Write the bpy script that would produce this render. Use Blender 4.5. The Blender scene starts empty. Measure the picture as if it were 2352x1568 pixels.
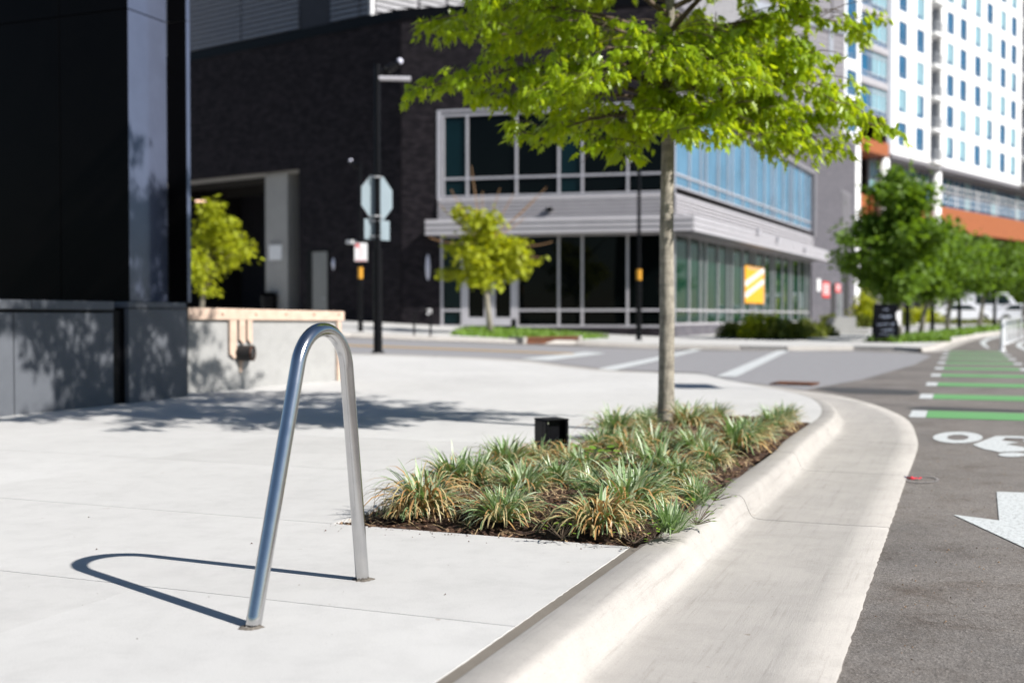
import bpy, bmesh, math, random
from mathutils import Vector, Matrix, geometry, noise as mnoise
R = math.radians
SC = bpy.context.scene
COL = SC.collection
# ------------------------------------------------------------------ camera, sky, sun, exposure
CAMH, F, CX, CY = 0.93, 2600.0, 1176.0, 784.0        # eye height, focal length in photo pixels (2352 wide)
PITCH = math.atan(57.0 / F)
cam = bpy.data.cameras.new("camera")
cam.sensor_width = 36.0
cam.lens = 36.0 * F / 2352.0
cam.clip_start, cam.clip_end = 0.05, 2000.0
cam.dof.use_dof = True
cam.dof.focus_distance = 4.35
cam.dof.aperture_fstop = 1.9
camo = bpy.data.objects.new("camera", cam)
COL.objects.link(camo)
camo.location = (0, 0, CAMH)
camo.rotation_euler = (R(90) - PITCH, 0, 0)
SC.camera = camo
SUN_AZ, SUN_EL = R(120.5), R(37.5)
world = bpy.data.worlds.new("World")
SC.world = world
world.use_nodes = True
wn = world.node_tree.nodes
sky = wn.new('ShaderNodeTexSky')
sky.sky_type = 'NISHITA'
sky.sun_disc = False
sky.sun_elevation, sky.sun_rotation = SUN_EL, SUN_AZ
sky.altitude = 100
sky.dust_density = 0.25
sky.ozone_density = 3.0
world.node_tree.links.new(sky.outputs[0], wn['Background'].inputs[0])
wn['Background'].inputs[1].default_value = 0.05
sun = bpy.data.lights.new("sun", 'SUN')
sun.energy = 5.0
sun.angle = R(0.53)
sun.color = (1.0, 0.968, 0.925)
suno = bpy.data.objects.new("sun", sun)
COL.objects.link(suno)
SUNV = Vector((math.sin(SUN_AZ) * math.cos(SUN_EL), math.cos(SUN_AZ) * math.cos(SUN_EL), math.sin(SUN_EL)))
suno.rotation_euler = SUNV.to_track_quat('Z', 'Y').to_euler()
suno.location = (10, -10, 30)
vs = SC.view_settings
vs.view_transform, vs.look, vs.exposure, vs.gamma = 'Standard', 'None', 0.77, 1.0
vs.use_curve_mapping = False
SC.cycles.use_denoising = True
SC.cycles.max_bounces = 8
SC.cycles.transparent_max_bounces = 8
SC.cycles.caustics_reflective = False
SC.cycles.caustics_refractive = False
SC.cycles.sample_clamp_indirect = 6.0
rnd = random.Random(7)

# ------------------------------------------------------------------ where things stand
FW = Vector((0, math.cos(PITCH), -math.sin(PITCH)))
UP = Vector((0, math.sin(PITCH), math.cos(PITCH)))
EYE = Vector((0, 0, CAMH))
def ray(x, y): return FW * F + Vector((1, 0, 0)) * (x - CX) + UP * (CY - y)
def gp(x, y, z=0.0):
    d = ray(x, y); return EYE + d * ((z - CAMH) / d.z)
def at(x, y, Y):
    d = ray(x, y); return EYE + d * (Y / d.y)
def sm(a, b, x):
    t = min(1, max(0, (x - a) / (b - a))); return t * t * (3 - 2 * t)
def T(X, Y):
    """height of the pavement surface: flat near, climbing to the left and away"""
    d = 3.4 + .12 * (Y - 21) - X
    sp = .5 * (d + math.sqrt(d * d + .5)) - .08
    return .045 * min(max(sp, 0), 14) * sm(12, 22, Y) + .01 * min(max(0, Y - 37), 110)
def gt(x, y, off=0.0):
    d = ray(x, y); d = d / d.y
    f = lambda t: (EYE + d * t).z - T(d.x * t, t) - off
    a = 1.0
    while a < 400:
        b = a + .4
        if f(b) <= 0:
            for _ in range(40):
                m = .5 * (a + b)
                if f(m) > 0: a = m
                else: b = m
            return EYE + d * b
        a = b
    return EYE + d * 150
ROAD = -.13
SA = R(21.7)
SD = Vector((math.sin(SA), math.cos(SA), 0))     # along the near kerb
ND = Vector((math.cos(SA), -math.sin(SA), 0))    # towards the road
ORG = gp(1450, 1255)
def uv(u, v, z=0.0):
    p = ORG + SD * u + ND * v; return Vector((p.x, p.y, z))
def touv(p):
    d = Vector((p.x, p.y, 0)) - Vector((ORG.x, ORG.y, 0)); return d.dot(SD), d.dot(ND)
class Frame:
    """a vertical wall: origin, run direction, outward normal"""
    def __init__(self, o, d, n):
        self.o = Vector((o[0], o[1], 0)); self.d = Vector((d[0], d[1], 0)).normalized(); self.n = Vector((n[0], n[1], 0)).normalized()
    def P(self, s, o, z):
        p = self.o + self.d * s + self.n * o; return Vector((p.x, p.y, z))
    def px(self, x, y=727, o=0.0):
        """pixel -> (s, z) on the wall plane pushed out by o"""
        d = ray(x, y); q = self.o + self.n * o
        t = (q - Vector((0, 0, 0))).dot(self.n) / d.dot(self.n)
        p = EYE + d * t
        return (Vector((p.x, p.y, 0)) - q).dot(self.d), p.z
    def s(self, x, o=0.0): return self.px(x, 727, o)[0]
    def z(self, x, y, o=0.0): return self.px(x, y, o)[1]
    def rot(self): return math.atan2(self.d.y, self.d.x)

# ------------------------------------------------------------------ mesh helpers
BASE = {}
class MB:
    def __init__(self): self.v = []; self.f = []; self.uv = []
    def add(self, vs_, fs):
        b = len(self.v); self.v += [Vector(p) for p in vs_]; self.f += [[i + b for i in f] for f in fs]
    def hexa(self, p):
        self.add(p, [(0, 3, 2, 1), (4, 5, 6, 7), (0, 1, 5, 4), (1, 2, 6, 5), (2, 3, 7, 6), (3, 0, 4, 7)])
    def box(self, fr, s0, s1, o0, o1, z0, z1):
        P = fr.P
        self.hexa([P(s0, o0, z0), P(s1, o0, z0), P(s1, o1, z0), P(s0, o1, z0), P(s0, o0, z1), P(s1, o0, z1), P(s1, o1, z1), P(s0, o1, z1)])
    def cube(self, x0, x1, y0, y1, z0, z1):
        self.hexa([(x0, y0, z0), (x1, y0, z0), (x1, y1, z0), (x0, y1, z0), (x0, y0, z1), (x1, y0, z1), (x1, y1, z1), (x0, y1, z1)])
    def prism(self, pts, off):
        n = len(pts); off = Vector(off); p = [Vector(q) for q in pts]
        self.add(p + [q + off for q in p], [list(range(n))[::-1], list(range(n, 2 * n))] + [(i, (i + 1) % n, n + (i + 1) % n, n + i) for i in range(n)])
    def poly(self, pts): self.add(pts, [list(range(len(pts)))])
    def tube(self, path, rad, n=8, cap=True):
        path = [Vector(p) for p in path]
        if not hasattr(rad, '__len__'): rad = [rad] * len(path)
        b = len(self.v); ref = None
        for i, p in enumerate(path):
            t = (path[min(i + 1, len(path) - 1)] - path[max(i - 1, 0)]).normalized()
            if ref is None:
                ref = t.cross(Vector((0, 0, 1)))
                if ref.length < .2: ref = t.cross(Vector((0, 1, 0)))
            ref = (ref - t * ref.dot(t)).normalized(); bi = t.cross(ref)
            for k in range(n):
                a = 2 * math.pi * k / n
                self.v.append(p + (ref * math.cos(a) + bi * math.sin(a)) * rad[i])
        for i in range(len(path) - 1):
            for k in range(n):
                k2 = (k + 1) % n
                self.f.append([b + i * n + k, b + i * n + k2, b + (i + 1) * n + k2, b + (i + 1) * n + k])
        if cap:
            self.f.append([b + k for k in range(n)][::-1]); e = b + (len(path) - 1) * n
            self.f.append([e + k for k in range(n)])
    def data(self, name, mat, base=Vector((0, 0, 0)), smooth=False):
        me = bpy.data.meshes.new(name)
        me.from_pydata([tuple(p - base) for p in self.v], [], self.f)
        if self.uv:
            l = me.uv_layers.new(name="UVMap")
            for i, c in enumerate(self.uv): l.data[i].uv = c
        for m in (mat if isinstance(mat, (list, tuple)) else [mat]): me.materials.append(m)
        if smooth: me.polygons.foreach_set('use_smooth', [True] * len(me.polygons))
        me.update(); return me
    def build(self, name, mat, parent=None, smooth=False, bevel=0.0, base=None, fix=True):
        b = Vector(base) if base is not None else (BASE.get(parent.name, Vector((0, 0, 0))) if parent else Vector((0, 0, 0)))
        if fix:
            bm = bmesh.new(); me = self.data(name, mat, b, False); bm.from_mesh(me)
            bmesh.ops.recalc_face_normals(bm, faces=bm.faces[:])
            if bevel: bmesh.ops.bevel(bm, geom=bm.edges[:], offset=bevel, segments=1, affect='EDGES', clamp_overlap=True)
            bm.to_mesh(me); bm.free()
            if smooth: me.polygons.foreach_set('use_smooth', [True] * len(me.polygons))
        else: me = self.data(name, mat, b, smooth)
        o = bpy.data.objects.new(name, me); COL.objects.link(o)
        if parent: o.parent = parent; BASE[o.name] = b
        else: o.location = b; BASE[o.name] = b
        return o
def tag(o, label=None, cat=None, group=None, kind=None):
    if label: o['label'] = label
    if cat: o['category'] = cat
    if group: o['group'] = group
    if kind: o['kind'] = kind
    return o
def thing(name, label, cat, loc=(0, 0, 0), rz=0.0, group=None):
    o = bpy.data.objects.new(name, None); COL.objects.link(o)
    o.location = loc; o.rotation_euler = (0, 0, rz); o.empty_display_size = .2
    BASE[o.name] = Vector(loc) if not rz else Vector((0, 0, 0))
    return tag(o, label, cat, group)
def local_thing(name, label, cat, loc=(0, 0, 0), rz=0.0, group=None):
    o = thing(name, label, cat, loc, rz, group); BASE[o.name] = Vector((0, 0, 0)); return o
def inst(name, me, parent, loc, rot=(0, 0, 0), scale=(1, 1, 1)):
    o = bpy.data.objects.new(name, me); COL.objects.link(o)
    if parent: o.parent = parent
    o.location = loc; o.rotation_euler = rot; o.scale = scale; return o
def copy_tree(o, parent=None):
    kids = list(o.children)
    c = o.copy(); COL.objects.link(c); c.parent = parent
    for k in kids: copy_tree(k, c)
    return c

# ------------------------------------------------------------------ materials
class NT:
    def __init__(self, name):
        self.m = bpy.data.materials.new(name); self.m.use_nodes = True
        self.t = self.m.node_tree; self.b = self.t.nodes['Principled BSDF']; self.out = self.t.nodes['Material Output']
    def n(self, typ, **kw):
        x = self.t.nodes.new(typ)
        for k, v in kw.items():
            if k in x.inputs: x.inputs[k].default_value = v
            else: setattr(x, k, v)
        return x
    def l(self, a, b): self.t.links.new(a, b)
    def coord(self, kind='pos', scale=(1, 1, 1)):
        if kind == 'pos': s = self.n('ShaderNodeNewGeometry').outputs['Position']
        elif kind == 'uv': s = self.n('ShaderNodeTexCoord').outputs['UV']
        else: s = self.n('ShaderNodeTexCoord').outputs['Object']
        mp = self.n('ShaderNodeMapping'); mp.inputs['Scale'].default_value = scale
        self.l(s, mp.inputs['Vector']); return mp.outputs[0]
    def noise(self, co, scale, detail=3, rough=.55):
        x = self.n('ShaderNodeTexNoise', Scale=scale, Detail=detail, Roughness=rough); self.l(co, x.inputs['Vector']); return x.outputs['Fac']
    def ramp(self, fac, stops):
        r = self.n('ShaderNodeValToRGB'); e = r.color_ramp.elements
        while len(e) < len(stops): e.new(.5)
        for i, (p, c) in enumerate(stops):
            e[i].position = p; e[i].color = (c, c, c, 1) if not hasattr(c, '__len__') else (*c, 1)
        self.l(fac, r.inputs[0]); return r.outputs[0]
    def mix(self, a, b, fac, mode='MIX'):
        x = self.n('ShaderNodeMix', data_type='RGBA', blend_type=mode)
        for src, i in ((fac, 0), (a, 6), (b, 7)):
            if hasattr(src, 'links'): self.l(src, x.inputs[i])
            else: x.inputs[i].default_value = src if i == 0 else (*src, 1)
        return x.outputs[2]
    def bump(self, h, strength, dist, prev=None):
        x = self.n('ShaderNodeBump', Strength=strength, Distance=dist); self.l(h, x.inputs['Height'])
        if prev: self.l(prev, x.inputs['Normal'])
        self.l(x.outputs[0], self.b.inputs['Normal']); return x.outputs[0]
    def base(self, c):
        if hasattr(c, 'links'): self.l(c, self.b.inputs['Base Color'])
        else: self.b.inputs['Base Color'].default_value = (*c, 1)
def plain(name, col, rough=.6, metal=0.0, var=.12, scale=6.0, bump=0.0, ior=1.5, kind='pos'):
    k = NT(name); co = k.coord(kind)
    f = k.noise(co, scale, 4)
    dark = tuple(c * (1 - var) for c in col); lite = tuple(min(1, c * (1 + var)) for c in col)
    k.base(k.ramp(f, [(.3, dark), (.7, lite)]))
    k.b.inputs['Roughness'].default_value = rough; k.b.inputs['Metallic'].default_value = metal; k.b.inputs['IOR'].default_value = ior
    if bump: k.bump(k.noise(co, scale * 12, 2), bump, .01)
    return k.m
def concrete(name, lo, hi, tint=(1, 1, 1), grain=260, broom=None, stain=.12, streak=None, spots=True):
    k = NT(name); co = k.coord()
    big = k.noise(co, .55, 6, .62); mid = k.noise(co, 6.0, 8, .72); fine = k.noise(co, grain, 3, .7); spk = k.noise(co, 120, 3, .6)
    c = k.ramp(big, [(.28, tuple(lo * t for t in tint)), (.72, tuple(hi * t for t in tint))])
    c = k.mix(c, k.ramp(mid, [(.30, 1 - stain), (.55, 1.0)]), 1.0, 'MULTIPLY')
    c = k.mix(c, k.ramp(fine, [(.28, .78), (.5, .99), (.72, 1.10)]), .85, 'MULTIPLY')
    c = k.mix(c, k.ramp(spk, [(.27, (.50, .45, .41)), (.34, (1, 1, 1))]), .65, 'MULTIPLY')
    if spots:
        sp2 = k.noise(k.coord('pos', (1, 1, .1)), 16, 3, .7)
        c = k.mix(c, k.ramp(sp2, [(.255, (.48, .38, .30)), (.29, (1, 1, 1))]), .6, 'MULTIPLY')
        y = k.noise(k.coord('pos', (1, 1, .1)), 1.7, 6, .8)
        c = k.mix(c, k.ramp(y, [(.70, (1, 1, 1)), (.77, (1.05, .97, .78))]), .5, 'MULTIPLY')
        oi = k.n('ShaderNodeObjectInfo').outputs['Random']; c = k.mix(c, k.ramp(oi, [(0, (.955, .95, .945)), (1, (1.03, 1.03, 1.03))]), .8, 'MULTIPLY')
    if streak is not None:
        m0 = k.n('ShaderNodeMapping'); m0.inputs['Rotation'].default_value = (0, 0, streak); mp = k.n('ShaderNodeMapping'); mp.inputs['Scale'].default_value = (26, .9, 8)
        k.l(k.n('ShaderNodeNewGeometry').outputs['Position'], m0.inputs['Vector']); k.l(m0.outputs[0], mp.inputs['Vector'])
        st = k.noise(mp.outputs[0], 1.6, 7, .75); c = k.mix(c, k.ramp(st, [(.30, (.72, .70, .68)), (.44, (.97, .965, .96)), (.7, (1.05, 1.04, 1.02))]), .75, 'MULTIPLY')
    k.base(c); k.b.inputs['Roughness'].default_value = .85; k.b.inputs['IOR'].default_value = 1.35
    nb = k.bump(fine, .5, .003)
    nb = k.bump(mid, .12, .008, nb)
    if broom is not None:
        m1 = k.n('ShaderNodeMapping'); m1.inputs['Rotation'].default_value = (0, 0, broom); mp = k.n('ShaderNodeMapping'); mp.inputs['Scale'].default_value = (120, 2.0, 1)
        k.l(k.n('ShaderNodeNewGeometry').outputs['Position'], m1.inputs['Vector']); k.l(m1.outputs[0], mp.inputs['Vector'])
        bn = k.noise(mp.outputs[0], 3.0, 3, .6); k.bump(bn, .3, .003, nb)
    return k.m
m_walk = concrete("pavement_concrete", .46, .545, (1, .982, .950), broom=SA, stain=.10)
m_joint = concrete("joint_filler", .13, .19, (1, .88, .74), spots=False)
m_dirt = plain("joint_dirt", (.05, .04, .03), .9, 0, .3, 60)
m_kerb = concrete("kerb_concrete", .335, .425, (1, .945, .88), 230, broom=SA, stain=.13, streak=SA)
m_wallc = concrete("cast_concrete", .28, .35, (1, .99, .96), 120, stain=.12, spots=False)
m_colc = concrete("column_concrete", .30, .38, (1, .97, .92), 60, spots=False)
def asphalt():
    k = NT("asphalt"); co = k.coord()
    big = k.noise(co, .5, 6, .65); mid = k.noise(co, 2.6, 8, .78); v = k.n('ShaderNodeTexVoronoi', Scale=140.0); k.l(co, v.inputs['Vector']); fine = k.noise(co, 330, 3, .7); pit = k.noise(co, 55, 4, .75)
    c = k.ramp(big, [(.3, (.125, .117, .112)), (.5, (.175, .160, .148)), (.72, (.222, .203, .187))])
    c = k.mix(c, k.ramp(mid, [(.30, (.50, .42, .36)), (.44, (.88, .85, .82)), (.6, (1.05, 1.04, 1.03))]), .85, 'MULTIPLY')
    c = k.mix(c, k.ramp(v.outputs['Color'], [(.1, .62), (.6, 1.02), (.97, 1.6)]), .8, 'MULTIPLY')
    c = k.mix(c, k.ramp(fine, [(.3, .55), (.7, 1.35)]), .85, 'MULTIPLY')
    c = k.mix(c, k.ramp(pit, [(.33, (.30, .25, .22)), (.43, (1, 1, 1))]), .8, 'MULTIPLY')
    k.base(c); k.b.inputs['Roughness'].default_value = .88; k.b.inputs['IOR'].default_value = 1.4
    nb = k.bump(v.outputs['Distance'], .5, .004); k.bump(fine, .5, .003, nb); return k.m
m_asph = asphalt()
m_patch = plain("dark_asphalt", (.05, .049, .05), .8, 0, .3, 30, .4)
m_patch2 = plain("sealed_asphalt", (.155, .148, .145), .8, 0, .35, 14, .4)
m_cross = plain("side_street_asphalt", (.235, .23, .235), .85, 0, .1, 12, .4)
def paint(name, col, wear=.35):
    k = NT(name); co = k.coord()
    f = k.noise(co, 40, 6, .75); g = k.noise(co, 220, 2)
    c = k.mix(col, (.16, .155, .15), k.ramp(f, [(wear, .85), (wear + .13, 0.0)]))
    c = k.mix(c, k.ramp(g, [(.3, .8), (.7, 1.05)]), .7, 'MULTIPLY')
    k.base(c); k.b.inputs['Roughness'].default_value = .6; k.bump(g, .4, .003); return k.m
m_white = paint("road_paint_white", (.58, .60, .595), .36)
m_green = paint("road_paint_green", (.11, .36, .10), .38)
m_yellow = paint("road_paint_yellow", (.52, .33, .13), .38)
m_chalk = paint("survey_paint", (.42, .36, .34), .5)
def steel():
    k = NT("brushed_steel"); co = k.coord('obj', (1, 1, 1))
    f = k.noise(co, 700, 2); g = k.noise(co, 9, 4)
    k.base(k.ramp(g, [(.3, (.50, .50, .51)), (.7, (.60, .595, .59))]))
    k.b.inputs['Metallic'].default_value = 1.0
    rr = k.ramp(g, [(.3, .14), (.7, .20)]); k.l(rr, k.b.inputs['Roughness']); k.bump(f, .22, .0006); return k.m
m_steel = steel()
def leafmat(name, c1, c2, tr, tw=.5, rough=.6):
    k = NT(name)
    f = k.noise(k.coord('pos'), 3.5, 3); f2 = k.noise(k.coord('pos'), 11, 3, .7)
    c = k.mix(k.ramp(f, [(.3, c1), (.7, c2)]), k.ramp(f2, [(.28, .55), (.72, 1.35)]), 1.0, 'MULTIPLY')
    k.base(c); k.b.inputs['Roughness'].default_value = rough
    t = k.n('ShaderNodeBsdfTranslucent'); t.inputs[0].default_value = (*tr, 1)
    mx = k.n('ShaderNodeMixShader'); mx.inputs[0].default_value = tw
    k.l(k.b.outputs[0], mx.inputs[1]); k.l(t.outputs[0], mx.inputs[2]); k.l(mx.outputs[0], k.out.inputs[0]); return k.m
m_leaf = leafmat("spring_leaf", (.19, .32, .010), (.32, .43, .015), (.52, .62, .010), .5, .34)
m_leaf_mid = leafmat("elm_leaf", (.085, .165, .012), (.15, .25, .018), (.22, .36, .015), .4)
m_leaf_yel = leafmat("young_leaf", (.26, .33, .012), (.40, .42, .018), (.56, .58, .012), .45)
m_leaf_bush = leafmat("shrub_leaf", (.085, .13, .015), (.19, .20, .025), (.22, .26, .02), .35)
m_grass = leafmat("verge_grass", (.11, .22, .02), (.2, .32, .03), (.22, .36, .02), .3)
def blade(name, mid, edge, tr, lo=.30, tw=.3):
    k = NT(name); sx = k.n('ShaderNodeSeparateXYZ'); k.l(k.n('ShaderNodeTexCoord').outputs['UV'], sx.inputs[0])
    st = k.ramp(sx.outputs[0], [(0, edge), (lo, mid), (1 - lo, mid), (1, edge)])
    f = k.noise(k.coord('pos'), 14, 3)
    c = k.mix(st, k.ramp(f, [(.3, .65), (.7, 1.25)]), 1.0, 'MULTIPLY')
    k.base(c); k.b.inputs['Roughness'].default_value = .42
    t = k.n('ShaderNodeBsdfTranslucent'); t.inputs[0].default_value = (*tr, 1)
    mx = k.n('ShaderNodeMixShader'); mx.inputs[0].default_value = tw
    k.l(k.b.outputs[0], mx.inputs[1]); k.l(t.outputs[0], mx.inputs[2]); k.l(mx.outputs[0], k.out.inputs[0]); return k.m
m_bl_green = blade("blade_green", (.125, .235, .075), (.46, .53, .32), (.22, .37, .07), .34)
m_bl_pale = blade("blade_variegated", (.38, .48, .29), (.74, .78, .58), (.32, .44, .16), .42)
m_bl_dry = blade("blade_dry", (.46, .25, .09), (.56, .36, .16), (.45, .22, .06), .4)
m_bl_straw = blade("blade_straw", (.50, .40, .19), (.62, .53, .29), (.42, .33, .12), .4)
def bark(name, lo, hi):
    k = NT(name); f = k.noise(k.coord('pos', (1, 1, .25)), 40, 5, .7); g = k.noise(k.coord('pos', (.6, .6, 2.0)), 9, 4)
    c = k.mix(k.ramp(f, [(.3, lo), (.7, hi)]), k.ramp(g, [(.35, .7), (.6, 1.1)]), 1.0, 'MULTIPLY')
    k.base(c); k.b.inputs['Roughness'].default_value = .85; k.bump(f, .6, .008); return k.m
m_bark = bark("smooth_bark", (.15, .13, .10), (.38, .345, .28))
m_twig = plain("twig_bark", (.10, .07, .045), .8, 0, .3, 30)
m_twig_red = plain("bare_twig", (.30, .17, .08), .7, 0, .2, 30)
def mulch():
    k = NT("bark_mulch"); co = k.coord(); f = k.noise(co, 60, 5, .75); g = k.noise(co, 6, 3)
    c = k.mix(k.ramp(f, [(.3, (.018, .010, .007)), (.6, (.085, .042, .024)), (.8, (.16, .09, .05))]), k.ramp(g, [(.3, .7), (.7, 1.2)]), 1.0, 'MULTIPLY')
    k.base(c); k.b.inputs['Roughness'].default_value = .9; k.bump(f, 1.0, .02); return k.m
m_mulch = mulch()
m_straw = plain("dead_straw", (.40, .29, .16), .7, 0, .35, 12)
m_chip = plain("bark_chip", (.085, .043, .024), .85, 0, .6, 25)
m_chip_pale = plain("dry_chip", (.25, .16, .09), .85, 0, .5, 25)
def brick(name, a, b, mortar):
    k = NT(name); mp = k.n('ShaderNodeMapping'); tc = k.n('ShaderNodeTexCoord'); k.l(tc.outputs['UV'], mp.inputs['Vector'])
    t = k.n('ShaderNodeTexBrick'); t.inputs['Scale'].default_value = 1.0
    t.inputs['Brick Width'].default_value = .30; t.inputs['Row Height'].default_value = .10; t.inputs['Mortar Size'].default_value = .012
    t.inputs['Color1'].default_value = (*a, 1); t.inputs['Color2'].default_value = (*b, 1); t.inputs['Mortar'].default_value = (*mortar, 1); t.inputs['Bias'].default_value = -.1
    k.l(mp.outputs[0], t.inputs['Vector']); f = k.noise(k.coord(), 4, 4)
    k.base(k.mix(t.outputs['Color'], k.ramp(f, [(.3, .75), (.7, 1.2)]), 1.0, 'MULTIPLY')); k.b.inputs['Roughness'].default_value = .8; k.b.inputs['IOR'].default_value = 1.25
    iv = k.n('ShaderNodeInvert'); k.l(t.outputs['Fac'], iv.inputs['Color']); k.bump(iv.outputs[0], .6, .02); return k.m
m_brick = brick("dark_brick", (.008, .0065, .009), (.031, .025, .029), (.011, .0095, .012))
m_brick_grey = brick("grey_brick", (.105, .10, .115), (.15, .14, .155), (.07, .07, .078))
m_siding = plain("grey_metal_siding", (.20, .19, .205), .5, .0, .06, 2, 0)
m_siding_lt = plain("canopy_metal", (.36, .345, .36), .45, .0, .05, 2, 0)
m_deck = plain("deck_louvre_metal", (.34, .335, .35), .45, .0, .05, 2)
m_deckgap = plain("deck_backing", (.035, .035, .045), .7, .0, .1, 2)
m_alu = plain("aluminium_frame", (.56, .54, .57), .35, .35, .05, 3)
m_frame_grey = plain("grey_window_frame", (.26, .265, .31), .45, .1, .05, 3)
m_black = plain("black_paint", (.004, .004, .005), .35, 0, .2, 8, 0, 1.22)
m_panel = plain("black_metal_panel", (.0025, .0022, .0022), .3, 0, .15, 3, 0, 1.15)
m_panel_sky = plain("black_panel_sky_sheen", (.085, .10, .15), .16, .25, .08, 3, 0)  # black panels facing the street: sky reflection put into the base colour
m_granite = concrete("dark_granite", .105, .128, (.92, .98, 1.10), 500, stain=.1, spots=False)
m_granite.node_tree.nodes['Principled BSDF'].inputs['Roughness'].default_value = .55; m_granite.node_tree.nodes['Principled BSDF'].inputs['IOR'].default_value = 1.25
def glass(name, col, rough=.02, ior=1.27, tint=(1, 1, 1)):
    k = NT(name); f = k.noise(k.coord('pos'), .6, 2)
    k.base(k.ramp(f, [(.3, tuple(c * .8 for c in col)), (.7, tuple(c * 1.2 for c in col))])); k.b.inputs['Roughness'].default_value = rough; k.b.inputs['IOR'].default_value = ior
    k.b.inputs['Specular Tint'].default_value = (*tint, 1); k.bump(k.noise(k.coord('pos'), .35, 1), .02, .3); return k.m
m_glass = glass("dark_glass", (.002, .003, .003), .02, 1.22)
m_glass_teal = glass("teal_glass", (.003, .013, .016))
m_glass_sky = glass("sky_tinted_glass", (.09, .19, .28), .02, 2.4, (.78, .92, 1))  # blue of the reflected sky put into base colour and tint
m_glass_green = glass("shopfront_glass", (.006, .030, .020), .02, 1.42, (.65, 1, .85))  # green of mirrored trees put into the glass colour
m_glass_blue = glass("blue_glass", (.02, .10, .19), .03, 1.8, (.55, .85, 1))
m_glass_blind = plain("window_blind", (.22, .37, .42), .25, 0, .08, .5)
m_stucco = plain("white_render", (.80, .80, .79), .7, 0, .03, 1)
m_stucco_grey = plain("grey_cladding", (.27, .29, .33), .55, 0, .05, 1)
m_orange = plain("orange_wood_cladding", (.29, .085, .024), .55, 0, .15, 3)
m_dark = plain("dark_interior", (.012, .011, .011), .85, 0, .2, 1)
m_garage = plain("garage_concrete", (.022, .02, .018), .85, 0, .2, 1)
m_wood = plain("raw_lumber", (.50, .37, .285), .65, 0, .14, 9, .15)
m_pipe = plain("black_rubber", (.012, .011, .011), .5, 0, .3, 20)
m_rust = plain("rusted_iron", (.12, .045, .02), .8, .2, .5, 12, .3)
m_sign_alu = plain("sign_aluminium", (.22, .27, .295), .45, .1, .08, 2)
m_red = plain("sign_red", (.55, .035, .035), .5, 0, .05, 3)
m_pink = plain("pink_sign_face", (.72, .50, .50), .5, 0, .12, 8)
m_signwhite = plain("sign_white", (.75, .74, .74), .5, 0, .05, 4)
m_band = plain("yellow_band", (.55, .26, .015), .5, 0, .05, 5)
m_banner = plain("yellow_banner", (.70, .32, .015), .6, 0, .06, 3)
m_text = plain("faint_print", (.28, .27, .27), .6, 0, .1, 9)
m_chalktext = plain("pale_lettering", (.20, .23, .30), .6, 0, .15, 9)
m_plastic = plain("white_plastic", (.78, .79, .80), .4, 0, .04, 5)
m_carw = plain("white_car_paint", (.74, .75, .78), .25, 0, .03, 2)
m_carglass = glass("car_glass", (.01, .02, .025))
m_tyre = plain("tyre_rubber", (.015, .015, .015), .8)
m_chrome = plain("bright_metal", (.7, .7, .7), .15, 1.0, .03, 3)
m_galv = plain("galvanised_steel", (.36, .37, .38), .45, .5, .1, 8)
m_door = plain("grey_door_paint", (.20, .20, .19), .5, 0, .06, 3)
m_litter = plain("red_plastic_scrap", (.62, .03, .05), .45, 0, .2, 30)
m_blue = plain("blue_scrap", (.02, .02, .16), .5, 0, .2, 30)
m_lampglow = NT("garage_lamp").m
_b = m_lampglow.node_tree.nodes['Principled BSDF']; _b.inputs['Emission Color'].default_value = (1, .62, .45, 1); _b.inputs['Emission Strength'].default_value = 1.5
m_lightlens = plain("wall_light_lens", (.62, .62, .72), .3, 0, .03, 3)

# ------------------------------------------------------------------ the ground
def grid_sheet(xs, ys, off, name, mat):
    b = MB(); nx = len(xs)
    for y in ys:
        for x in xs: b.v.append(Vector((x, y, T(x, y) + off)))
    for j in range(len(ys) - 1):
        for i in range(nx - 1): b.f.append([j * nx + i, j * nx + i + 1, (j + 1) * nx + i + 1, (j + 1) * nx + i])
    return b.build(name, mat, fix=False)
def span(a, b, st):
    n = max(1, int(round((b - a) / st))); return [a + (b - a) * i / n for i in range(n)]
xs = span(-400, -60, 60) + span(-60, -14, 4) + span(-14, 16, .5) + span(16, 60, 2) + span(60, 500, 60) + [500]
ys = span(-60, 0, 6) + span(0, 60, .5) + span(60, 200, 5) + span(200, 900, 80) + [900]
road = grid_sheet(xs, ys, ROAD, "road", m_asph); road['kind'] = 'structure'
def clip_pts(poly, st):
    X = [p[0] for p in poly]; Y = [p[1] for p in poly]; pts = []
    y = min(Y) + st / 2
    while y < max(Y):
        xx = []
        for i in range(len(poly)):
            a, b = poly[i], poly[(i + 1) % len(poly)]
            if (a[1] > y) != (b[1] > y): xx.append(a[0] + (y - a[1]) * (b[0] - a[0]) / (b[1] - a[1]))
        xx.sort()
        for a, b in zip(xx[::2], xx[1::2]):
            x = a + .2
            while x < b - .2: pts.append((x, y)); x += st
        y += st
    return pts
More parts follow.
